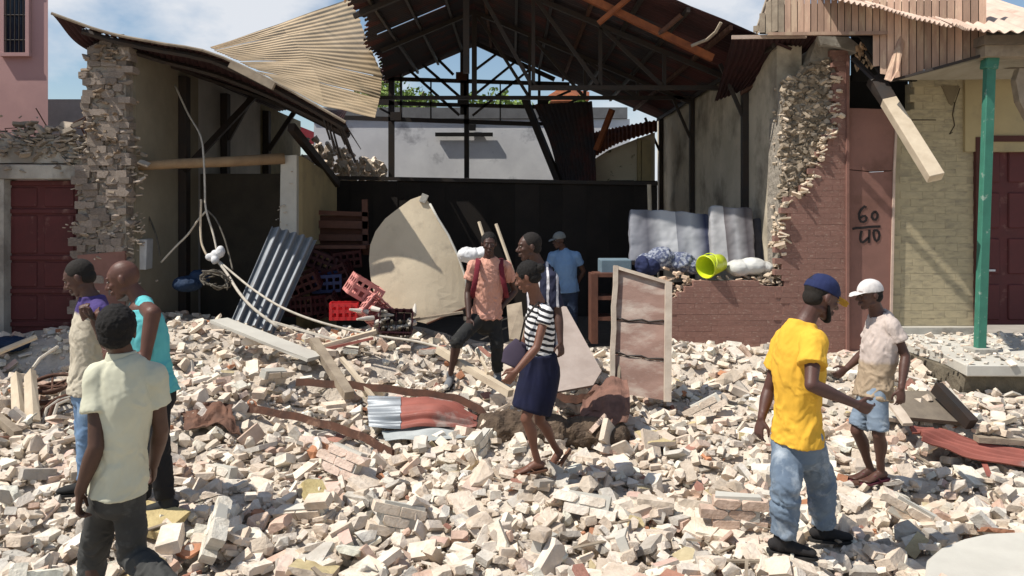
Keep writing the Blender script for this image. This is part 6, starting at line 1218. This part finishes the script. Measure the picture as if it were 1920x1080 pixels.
    b.build('tangled_wires', M_CABLED, None, label='tangle of dark wires piled under the fallen white insulator', cat='wires', kind='stuff')
    bundle('white_insulator', [(394, 482, 10.25, .06, .06, .055), (404, 478, 10.25, .07, .06, .06), (413, 472, 10.25, .055, .06, .075), (403, 488, 10.2, .045, .05, .05)], M_WHITE, 'broken white insulator box at the end of the hanging cables', 'insulator', seed=9, amp=.02)
    # fallen red roof sheet at right
    t = thing('fallen_red_roof_sheet', 'faded red corrugated roof sheet lying at the right edge', 'metal sheet', P(1820, 850, 6.9))
    S = patch([PP([(1706, 798, 7.3), (1760, 806, 7.3), (1840, 826, 7.2), (2050, 862, 7.0)]), PP([(1716, 822, 6.95), (1770, 838, 6.95), (1850, 864, 6.85), (2050, 905, 6.6)])])
    m = MB(); m.sheet(corr(S, .02, 4.5, 'u', wob=.014, seed=2), 60, 36, .006, keep=lambda u, v: not (u < .09 and v > .55) and not (.27 < u < .31 and v < .2)); m.build('corrugated_sheet', M_TINRED, t)
    m = MB(); m.prism(PP([(1840, 868, 6.9), (1850, 866, 6.9), (1862, 895, 6.7), (1850, 893, 6.7)]), (0, .01, .01)); m.build('torn_strip', M_TINRED, t)
    for a, c_, w_, h_, m_, lab in (((1756, 726, 7.6), (1822, 796, 7.2), .09, .12, M_STEEL, 'dark beam leaning down from the porch edge'), ((1660, 738, 7.5), (1702, 796, 7.1), .10, .03, M_DOORF, 'pale bent board beside the hand of the white cap man'), ((1826, 808, 7.2), (1902, 784, 7.4), .05, .04, M_WOODP, 'thin pale lath resting above the red roof sheet'), ((1830, 822, 7.15), (1960, 832, 7.1), .1, .05, M_WOODG, 'grey board lying just above the red roof sheet'), ((1780, 730, 7.7), (1812, 770, 7.3), .03, .03, M_CABLE, 'slim pale strip on the leaning dark beam')): b = MB(); b.beam(P(*a), P(*c_), w_, h_, segs=3, jit=.004); one('fallen_timber', b, m_, lab, 'timber')
    b = MB(); b.prism(PP([(1672, 732, 7.75), (1772, 734, 7.75), (1812, 792, 7.3), (1700, 782, 7.35)]), (0, .03, -.04)); one('fallen_board', b, mat('grey_brown_board', (.2, .165, .125), (.14, .115, .09), scale=5, bump=.5), 'rough brown board lying against the porch corner', 'board')  # the board's own grey-brown colour
    # corner slab
    t = MB(); t.prism([Vector(v) for v in ((W(1738, 4.55), 4.55, .07), (W(1762, 4.7), 4.7, .07), (W(1805, 4.82), 4.82, .075), (W(1850, 4.9), 4.9, .075), (4.6, 5.05, .08), (4.8, 3.2, .07), (W(1730, 4.2), 4.2, .07))], (0, 0, -.2)); one('concrete_slab', t, M_CONCPALE, 'pale flat concrete slab at the near right corner', 'slab', bevel=.015)
    b = MB(); b.sheet(patch([PP([(690, 820, 7.0), (760, 800, 7.1)]), PP([(700, 850, 6.8), (770, 840, 6.8)])]), 6, 4, .01) 
    b = MB(); b.beam(P(1600, 905, 6.25), P(1690, 905, 6.2), .06, .02, jit=.006, segs=4); one('fallen_timber', b, M_RUST, "thin rusty lath under the white cap man's sandals", 'timber')
# ------------------------------------------------------------------ the nine people
def band_mat(name, c1, c2, zsplit, soft=.02, axis=2, rough=.9, bump=.25):
    m = mat(name + '_b', c1, rough=rough, bump=bump, bscale=200).copy(); m.name = name; nt = m.node_tree; N = nt.nodes; bs = N['Principled BSDF']; tcn = N.new('ShaderNodeTexCoord'); sp = N.new('ShaderNodeSeparateXYZ'); no = N.new('ShaderNodeTexNoise'); no.inputs['Scale'].default_value = 6
    nt.links.new(tcn.outputs['Object'], sp.inputs[0]); nt.links.new(tcn.outputs['Object'], no.inputs[0]); ad = N.new('ShaderNodeMath'); ad.operation = 'MULTIPLY_ADD'; ad.inputs[1].default_value = .12; nt.links.new(no.outputs[0], ad.inputs[0]); nt.links.new(sp.outputs[axis], ad.inputs[2])
    mr = N.new('ShaderNodeMapRange'); mr.inputs[1].default_value = zsplit + .06 - soft; mr.inputs[2].default_value = zsplit + .06 + soft; nt.links.new(ad.outputs[0], mr.inputs[0]); mx = N.new('ShaderNodeMixRGB'); mx.inputs[1].default_value = (*c1, 1); mx.inputs[2].default_value = (*c2, 1); nt.links.new(mr.outputs[0], mx.inputs[0]); nt.links.new(mx.outputs[0], bs.inputs['Base Color']); return m
def stripe_mat(name, c1, c2, period, duty=.5, axis=2, off=0.0):
    m = mat(name + '_b', c1, rough=.9, bump=.2, bscale=200).copy(); m.name = name; nt = m.node_tree; N = nt.nodes; bs = N['Principled BSDF']; tcn = N.new('ShaderNodeTexCoord'); sp = N.new('ShaderNodeSeparateXYZ'); no = N.new('ShaderNodeTexNoise'); no.inputs['Scale'].default_value = 7
    nt.links.new(tcn.outputs['Object'], sp.inputs[0]); nt.links.new(tcn.outputs['Object'], no.inputs[0]); ad = N.new('ShaderNodeMath'); ad.operation = 'MULTIPLY_ADD'; ad.inputs[1].default_value = .05; nt.links.new(no.outputs[0], ad.inputs[0]); nt.links.new(sp.outputs[axis], ad.inputs[2])
    sx = N.new('ShaderNodeMath'); sx.operation = 'MULTIPLY_ADD'; sx.inputs[1].default_value = .28; nt.links.new(sp.outputs[0], sx.inputs[0]); nt.links.new(ad.outputs[0], sx.inputs[2])
    mu = N.new('ShaderNodeMath'); mu.operation = 'MULTIPLY_ADD'; mu.inputs[1].default_value = 1 / period; mu.inputs[2].default_value = 20 + off; nt.links.new(sx.outputs[0], mu.inputs[0]); fr = N.new('ShaderNodeMath'); fr.operation = 'FRACT'; nt.links.new(mu.outputs[0], fr.inputs[0]); gt = N.new('ShaderNodeMath'); gt.operation = 'GREATER_THAN'; gt.inputs[1].default_value = duty; nt.links.new(fr.outputs[0], gt.inputs[0])
    mx = N.new('ShaderNodeMixRGB'); mx.inputs[1].default_value = (*c1, 1); mx.inputs[2].default_value = (*c2, 1); nt.links.new(gt.outputs[0], mx.inputs[0]); nt.links.new(mx.outputs[0], bs.inputs['Base Color']); return m

cl = lambda n, c, c2=None, **k: mat(n, c, c2 or tuple(a * .86 for a in c), scale=k.pop('scale', 4), rough=.92, bump=k.pop('bump', .25), bscale=k.pop('bscale', 240), bdist=.004, **k)
SPEC = []
# pale polo shirt, near left, seen from behind, stepping away to the left
SPEC.append(dict(id=1, H=1.75, skin=(.085, .042, .028), face=(-.35, .93, -.05), label='man in a pale green polo shirt and dark grey trousers seen from behind', vox=.0064,
    J=dict(head=(219, 622, 3.80), shL=(186, 704, 3.78), shR=(286, 706, 3.86), neck=(228, 672, 3.82), elL=(180, 838, 3.70), wrL=(150, 922, 3.72), elR=(302, 806, 3.92), wrR=(288, 872, 4.06),
           hpL=(203, 905, 3.84), hpR=(240, 905, 3.84), knL=(176, 1040, 4.06), anL=(160, 1168, 4.0), knR=(250, 1042, 3.92), anR=(345, 1120, 3.60)),
    handL=((-.12, .05, -1), (-.3, .9, 0), 34, (.9, .3, 0)), handR=((-.2, .5, -.8), (-.2, .9, .3), 30, (-.9, 0, -.2)), toeL=(-.3, .95, -.05), toeR=(.1, .6, -.8),
    hair=dict(r=1.12, amp=.012), wd=.74, build=.98,
    tops=[dict(mat=cl('pale_green_cloth', (.57, .56, .43), (.49, .48, .37)), drop=.045, inf=.022, sleeve=.52, sr=.066, cuff=1.14, collar=True, amp=.007, sx=(7, 7, 3.5), flare=1.0)],
    legs=dict(mat=cl('charcoal_denim', (.055, .055, .052), (.034, .034, .033), col3=(.11, .11, .105), scale3=5, lo3=.55, hi3=.75), len=1.93, r=(.088, .068, .056), amp=.01), shoe=cl('dark_shoe', (.02, .02, .02))))
# teal tank top, bald, facing left
SPEC.append(dict(id=2, H=1.74, skin=(.115, .05, .034), face=(-.93, -.16, -.33), label='bald man in a turquoise tank top and black trousers facing left', vox=.0066, hs=1.08, eyes=True,
    J=dict(head=(231, 523, 5.40), shL=(247, 590, 5.58), shR=(286, 588, 5.24), neck=(266, 562, 5.42), elL=(228, 655, 5.50), wrL=(196, 610, 5.42), elR=(272, 672, 5.18), wrR=(226, 668, 5.14),
           hpL=(290, 722, 5.48), hpR=(294, 724, 5.32), knL=(276, 832, 5.5), anL=(262, 936, 5.52), knR=(296, 835, 5.26), anR=(311, 936, 5.32)),
    handL=((-.5, 0, .6), (.3, 0, .8), 30), handR=((-1, -.05, .1), (0, 0, 1), 24), toeL=(-.97, -.1, -.1), toeR=(-.95, -.25, -.05), build=1.06,
    tops=[dict(name='tank_top', mat=cl('turquoise_cloth', (.13, .50, .52), (.10, .41, .43)), drop=.06, inf=.014, sleeve=0, neck=False, amp=.007)],
    legs=dict(mat=cl('black_cloth', (.012, .012, .014)), len=1.95, r=(.094, .076, .066)), shoe=cl('black_shoe', (.03, .03, .03)), solemat=mat('sole_white', (.6, .58, .55), rough=.7)))
# beige sleeveless, jeans, looking down, hand to the chest
SPEC.append(dict(id=3, H=1.72, skin=(.095, .047, .034), face=(-.86, -.2, -.47), label='man in a beige top with purple collar and blue jeans looking down', vox=.007, hs=1.05, eyes=True,
    J=dict(head=(148, 520, 5.72), shL=(160, 590, 5.90), shR=(188, 585, 5.60), neck=(172, 556, 5.75), elL=(152, 645, 5.85), wrL=(160, 600, 5.62), elR=(205, 655, 5.48), wrR=(176, 602, 5.42),
           hpL=(160, 722, 5.82), hpR=(172, 722, 5.68), knL=(160, 812, 5.84), anL=(166, 900, 5.86), knR=(164, 815, 5.66), anR=(160, 902, 5.66)),
    handL=((0, -.3, 1), (.6, 0, .2), 50), handR=((-.25, -.15, .9), (.3, -.9, 0), 40, (-.9, 0, .2)), toeL=(-.97, -.1, 0), toeR=(-.97, -.2, 0),
    hair=dict(r=1.0, amp=.004, col=(.02, .016, .013)), wd=.95,
    tops=[dict(mat=band_mat('beige_purple', (.47, .42, .33), (.06, .04, .15), .62, .012), drop=.055, inf=.022, sleeve=.3, sr=.066, amp=.01, sx=(8, 8, 6))],
    legs=dict(mat=cl('blue_denim', (.16, .25, .38), (.09, .15, .25), col3=(.28, .37, .48), scale3=6, lo3=.52, hi3=.7), len=1.95, r=(.09, .068, .06), amp=.009), shoe=cl('dark_shoe', (.02, .02, .02))))
# salmon shirt with backpack, facing the camera, one foot up
SPEC.append(dict(id=4, H=1.72, skin=(.072, .036, .027), face=(.10, -.99, -.12), label='man in a salmon T-shirt with a maroon backpack striding down the rubble', vox=.0078, eyes=True,
    J=dict(head=(917, 457, 8.45), shL=(888, 500, 8.50), shR=(948, 500, 8.62), neck=(917, 484, 8.55), elL=(877, 548, 8.52), wrL=(879, 596, 8.36), elR=(966, 545, 8.80), wrR=(938, 578, 8.62),
           hpL=(898, 594, 8.55), hpR=(927, 594, 8.6), knL=(857, 640, 8.18), anL=(844, 705, 8.34), knR=(932, 648, 8.55), anR=(933, 700, 8.62)),
    handL=((.05, -.3, -.95), (.9, -.2, 0), 26), handR=((-.8, -.4, -.3), (.1, 0, .9), 35), toeL=(-.2, -.95, -.2), toeR=(.1, -.98, -.1),
    hair=dict(r=1.05, amp=.012), wd=1.0,
    tops=[dict(mat=cl('salmon_cloth', (.62, .325, .24), (.54, .28, .21)), drop=.0, inf=.018, sleeve=.5, sr=.068, cuff=1.1, amp=.011, sx=(11, 11, 9), tilt=1.2)],
    legs=dict(mat=cl('black_denim', (.028, .028, .026), (.018, .018, .018), col3=(.08, .08, .07), scale3=7, lo3=.58, hi3=.75), lenL=1.12, lenR=1.9, len=1.9, r=(.088, .07, .062)), shoe=cl('grey_shoe', (.16, .165, .175))))
# striped shirt woman, walking left
SPEC.append(dict(id=5, H=1.64, skin=(.17, .075, .048), face=(-.9, .25, -.35), label='woman in a black and white striped shirt and navy skirt walking left', vox=.0062, hs=1.0,
    J=dict(head=(989, 519, 6.05), shL=(1000, 592, 6.24), shR=(1024, 586, 5.98), neck=(1009, 566, 6.10), elL=(985, 640, 6.30), wrL=(966, 690, 6.30), elR=(1006, 652, 5.88), wrR=(967, 697, 5.82),
           hpL=(1010, 690, 6.18), hpR=(1016, 690, 6.04), knL=(1012, 790, 6.24), anL=(1046, 846, 6.36), knR=(986, 786, 5.98), anR=(1008, 864, 6.04)),
    handL=((-.5, 0, -.9), (-.8, 0, .4), 40), handR=((-.62, -.1, -.75), (-.7, -.2, .6), 32), toeL=(-.55, -.05, -.8), toeR=(-.95, -.15, -.14),
    hair=dict(r=1.07, amp=.010, bun=True), wd=.86, build=.93, arm=.88, sandal=mat('brown_sandal', (.2, .1, .06)),
    tops=[dict(mat=stripe_mat('striped_cloth', (.016, .016, .02), (.68, .67, .66), .047, .47), drop=-.02, inf=.015, sleeve=.36, sr=.062, cuff=1.1, amp=.005)],
    skirt=dict(pts=[(1012, 664, 6.1), (1012, 700, 6.1), (1005, 738, 6.08), (996, 770, 6.06)], r=[(.13, .12), (.158, .14), (.16, .14), (.158, .14)], side=(0.9, .3, 0), mat=cl('navy_cloth_skirt', (.008, .010, .034), (.006, .007, .02)))))
# man behind her, navy and white shirt
SPEC.append(dict(id=6, H=1.74, skin=(.085, .042, .03), face=(-.97, -.2, -.1), label='man in a navy and white jacket standing behind the striped shirt woman', vox=.0072, hs=1.03, eyes=True,
    J=dict(head=(992, 462, 7.05), shL=(1003, 524, 7.20), shR=(1034, 520, 6.98), neck=(1010, 496, 7.08), elL=(1000, 580, 7.3), wrL=(990, 630, 7.2), elR=(1047, 590, 6.98), wrR=(1051, 642, 6.9),
           hpL=(1014, 636, 7.16), hpR=(1022, 636, 7.04), knL=(1008, 718, 7.2), anL=(1006, 792, 7.3), knR=(1016, 718, 7.04), anR=(1016, 794, 7.12)),
    handL=((-.1, 0, -1), (-.9, 0, 0), 30), handR=((.08, -.1, -1), (-.8, -.5, 0), 30, (-.3, .8, 0)), toeL=(-.97, -.2, 0), toeR=(-.97, -.2, 0),
    hair=dict(r=1.0, amp=.004, col=(.018, .014, .012)), wd=.95,
    tops=[dict(name='jacket', mat=stripe_mat('navy_white', (.02, .022, .045), (.55, .53, .55), .11, .74, axis=0, off=.35), drop=.06, inf=.02, sleeve=.78, sr=.062, amp=.008)],
    legs=dict(mat=cl('dark_trouser', (.02, .02, .022)), len=1.9, r=(.088, .066, .058)), shoe=cl('dark_shoe', (.02, .02, .02))))
# man in a pale blue shirt and cap inside the warehouse
SPEC.append(dict(id=7, H=1.72, skin=(.09, .045, .032), face=(-.8, -.5, -.15), label='man in a pale blue shirt and grey cap standing in the warehouse shade', vox=.0085, eyes=True,
    J=dict(head=(1048, 450, 11.55), shL=(1036, 480, 11.65), shR=(1080, 480, 11.6), neck=(1056, 469, 11.62), elL=(1028, 512, 11.7), wrL=(1040, 540, 11.5), elR=(1094, 508, 11.7), wrR=(1080, 535, 11.75),
           hpL=(1054, 544, 11.65), hpR=(1075, 544, 11.6), knL=(1056, 592, 11.6), anL=(1058, 636, 11.65), knR=(1074, 592, 11.55), anR=(1076, 636, 11.6)),
    handL=((.6, -.6, -.4), (0, 0, 1), 30), handR=((-.8, .2, -.5), (0, 0, 1), 30), toeL=(-.6, -.8, 0), toeR=(-.4, -.9, 0),
    hair=dict(r=.98, amp=.003), cap=dict(name='grey_cap', col=(.2, .21, .2), brim=(-.9, -.4, 0)),
    tops=[dict(mat=cl('pale_blue_cloth', (.20, .33, .52), (.17, .28, .45)), drop=.03, inf=.02, sleeve=.55, sr=.068, collar=True)],
    legs=dict(mat=cl('dark_jeans', (.03, .045, .08)), len=1.93, r=(.09, .07, .062)), shoe=cl('dark_shoe', (.02, .02, .02))))
# yellow T-shirt
SPEC.append(dict(id=8, H=1.76, skin=(.098, .046, .036), face=(.90, .20, -.40), label='man in a bright yellow T-shirt, faded jeans and navy cap', vox=.0062, eyes=True, beard=True, hs=1.06,
    J=dict(head=(1541, 556, 4.72), shL=(1473, 640, 4.86), shR=(1526, 642, 4.56), neck=(1506, 604, 4.72), elL=(1441, 732, 4.92), wrL=(1428, 783, 4.84), elR=(1521, 722, 4.42), wrR=(1603, 757, 4.52),
           hpL=(1474, 818, 4.80), hpR=(1514, 818, 4.66), knL=(1474, 915, 4.56), anL=(1468, 1008, 4.58), knR=(1540, 905, 4.84), anR=(1543, 986, 4.92)),
    handL=((-.25, -.1, -.95), (.5, -.85, 0), 26, (.85, .4, 0)), handR=((.88, .1, -.38), (0, -.25, .95), 30, (0, .9, .1)), toeL=(.95, -.2, -.08), toeR=(.97, .03, -.06),
    hair=dict(r=.97, amp=.002, col=(.02, .016, .013)), cap=dict(name='navy_cap', col=(.018, .026, .085), bname='mustard_brim', bcol=(.5, .3, .03), brim=(.95, .25, 0)), wd=.94, build=1.03,
    tops=[dict(mat=cl('yellow_cloth', (.74, .42, .045), (.66, .37, .04)), drop=.03, inf=.024, sleeve=.56, sr=.072, cuff=1.14, amp=.008, sx=(8, 8, 4), flare=1.0)],
    legs=dict(mat=cl('faded_denim', (.165, .215, .275), (.10, .135, .185), col3=(.34, .385, .43), scale3=5, lo3=.5, hi3=.68, bscale=200), len=1.94, r=(.098, .084, .074), amp=.012, rise=.05), shoe=cl('black_suede_shoe', (.022, .02, .02))))
# white cap
SPEC.append(dict(id=9, H=1.72, skin=(.09, .042, .03), face=(-.96, -.08, -.12), label='man in a white cap, two tone tan T-shirt and denim shorts facing left', vox=.0066, eyes=True, hs=1.0,
    J=dict(head=(1630, 552, 6.30), shL=(1640, 612, 6.46), shR=(1672, 612, 6.20), neck=(1646, 588, 6.33), elL=(1622, 660, 6.5), wrL=(1588, 690, 6.38), elR=(1698, 668, 6.16), wrR=(1690, 728, 6.06),
           hpL=(1630, 738, 6.40), hpR=(1646, 738, 6.20), knL=(1606, 808, 6.36), anL=(1632, 878, 6.44), knR=(1647, 815, 6.16), anR=(1652, 882, 6.24)),
    handL=((-.75, -.2, -.5), (0, 0, 1), 32), handR=((-.1, -.15, -.98), (-.9, 0, 0), 28, (0, .9, 0)), toeL=(-.96, -.12, -.1), toeR=(-.93, -.3, -.08),
    hair=dict(r=.97, amp=.002), cap=dict(name='white_cap', col=(.66, .62, .60), brim=(-1, -.08, 0)), sandal=mat('plum_flipflop', (.13, .03, .045)),
    tops=[dict(mat=band_mat('tan_twotone', (.33, .25, .17), (.50, .42, .375), .34, .02), drop=.03, inf=.022, sleeve=.5, sr=.07, cuff=1.1, amp=.011, sx=(9, 9, 6))],
    legs=dict(name='shorts', mat=cl('pale_denim', (.21, .265, .33), (.12, .16, .22), col3=(.42, .47, .5), scale3=6, lo3=.5, hi3=.68), len=.9, r=(.086, .078, .08), amp=.008, rise=.09)))

def feet_points():
    for s in SPEC:
        for q in ('L', 'R'):
            a = P(*s['J']['an' + q]); t = Vector(s['toe' + q]).normalized(); z = a.z - .09
            if s['id'] == 5 and q == 'L': continue
            if s['id'] == 1 and q == 'R': continue
            for k in (-.04, .07, .16): FEET.append((a.x + t.x * k, a.y + t.y * k, z))

def build_people():
    import time
    for s in SPEC:
        a = P(*s['J']['anL']); b = P(*s['J']['anR']); s['base'] = ((a.x + b.x) / 2, (a.y + b.y) / 2, min(a.z, b.z) - .09)
        t0 = time.time(); root, J = person(s); s['JJ'] = J
    # backpack of the salmon shirt man
    J = SPEC[3]['JJ']; sh = (J['shL'] + J['shR']) / 2; M_ = cl('maroon_backpack', (.16, .02, .03))
    t = thing('backpack', 'maroon backpack on the back of the salmon shirt man', 'backpack', sh + Vector((0, .2, -.45)))
    b = Body(); b.loft([sh + Vector((.0, .2, -.02)), sh + Vector((0, .24, -.2)), sh + Vector((0, .22, -.45))], [(.15, .08), (.17, .1), (.16, .1)], side=(1, .15, 0)); b.make('bag_body', M_, t, vox=.012)
    for q, S in ((-1, J['shL']), (1, J['shR'])):
        c = S.lerp(sh, .28); b = Body(); b.loft([c + Vector((0, .14, .03)), c + Vector((0, .03, .085)), c + Vector((q * .0, -.1, .03)), c + Vector((q * .02, -.155, -.12)), c + Vector((q * .05, -.13, -.26)), c + Vector((q * .06, -.0, -.34))], [(.032, .01)] * 6, side=(1, 0, 0), n=12); b.make('shoulder_strap', M_, t, vox=.008, it=1)
    # purple handbag and its strap
    t = thing('handbag', 'dark purple handbag hanging at the side of the striped shirt woman', 'handbag', P(962, 690, 6.0)); b = Body()
    b.loft([P(978, 640, 6.12), P(965, 664, 6.1), P(955, 686, 6.08)], [(.06, .022), (.10, .028), (.075, .026)], side=(.9, 0, .55), f0=True, f1=True); b.make('bag_body', cl('purple_leather', (.05, .038, .06), bump=.1), t, vox=.009)
    b = MB(); b.tube([P(975, 640, 6.08), P(984, 600, 5.98), P(1002, 574, 5.98), P(1012, 566, 6.05)], .008, 6); b.build('strap', M_STEEL, t)

import time as _t
_t0 = _t.time()
def _lap(s): print('%-10s %.1fs' % (s, _t.time() - _t0))
feet_points()
KEEPOUT += [(5.3, 9.0, 8.1, 11.6), (3.05, 9, 10.15, 11.6), (W(1262, 10.3), 9, 10.25, 11.6), (-9, W(240, 10.3), 10.28, 11.6), (W(1738, 4.62), 5, 3.0, 4.95), (W(1060, 11.6) - .3, W(1060, 11.6) + .35, 11.2, 11.6)]
base = build_terrain()
build_setting(); _lap('setting'); build_roofs(); _lap('roofs'); build_right(); _lap('right')
build_debris(); _lap('debris')
build_people(); _lap('people')
lay_rubble(base); _lap('rubble')
def adopt(name, label, cat, loc, members):
    root = thing(name, label, cat, loc)
    for o in [o for o in COL.objects if o.parent is None and o.name.split('.')[0] in members]:
        lc = o.location.copy(); o.parent = root; o.location = lc - Vector(loc)
        for k_ in ('category', 'kind', 'group'):
            if k_ in o: del o[k_]
adopt('ruined_warehouse', 'ruined brick warehouse with open front, collapsed left roof and dark interior', 'building', (-.8, 14.5, 0),
      ('warehouse_side_wall', 'broken_stone_pier', 'warehouse_roof', 'roof_remnant', 'roof_truss', 'hanging_roof_flap', 'sagging_tan_roof', 'sagging_eave', 'rear_steel_frame', 'broken_brown_wall', 'low_brown_wall', 'dark_partition', 'shaded_room', 'short_column', 'low_ochre_wall', 'cream_back_wall', 'warehouse_floor'))
adopt('porch_house', 'ochre house with plank upper wall, green porch post and maroon door', 'house', (5.8, 9.5, 0),
      ('painted_pilaster', 'ochre_house_front', 'maroon_door', 'porch', 'green_post', 'porch_beam', 'curved_bracket', 'plank_wall', 'soffit', 'porch_roof', 'grey_gable_sheets', 'torn_board'))
adopt('gate_building', 'low grey gate building with broken top and a maroon metal gate', 'building', (-6.5, 10.5, 0), ('gate_front', 'metal_gate'))
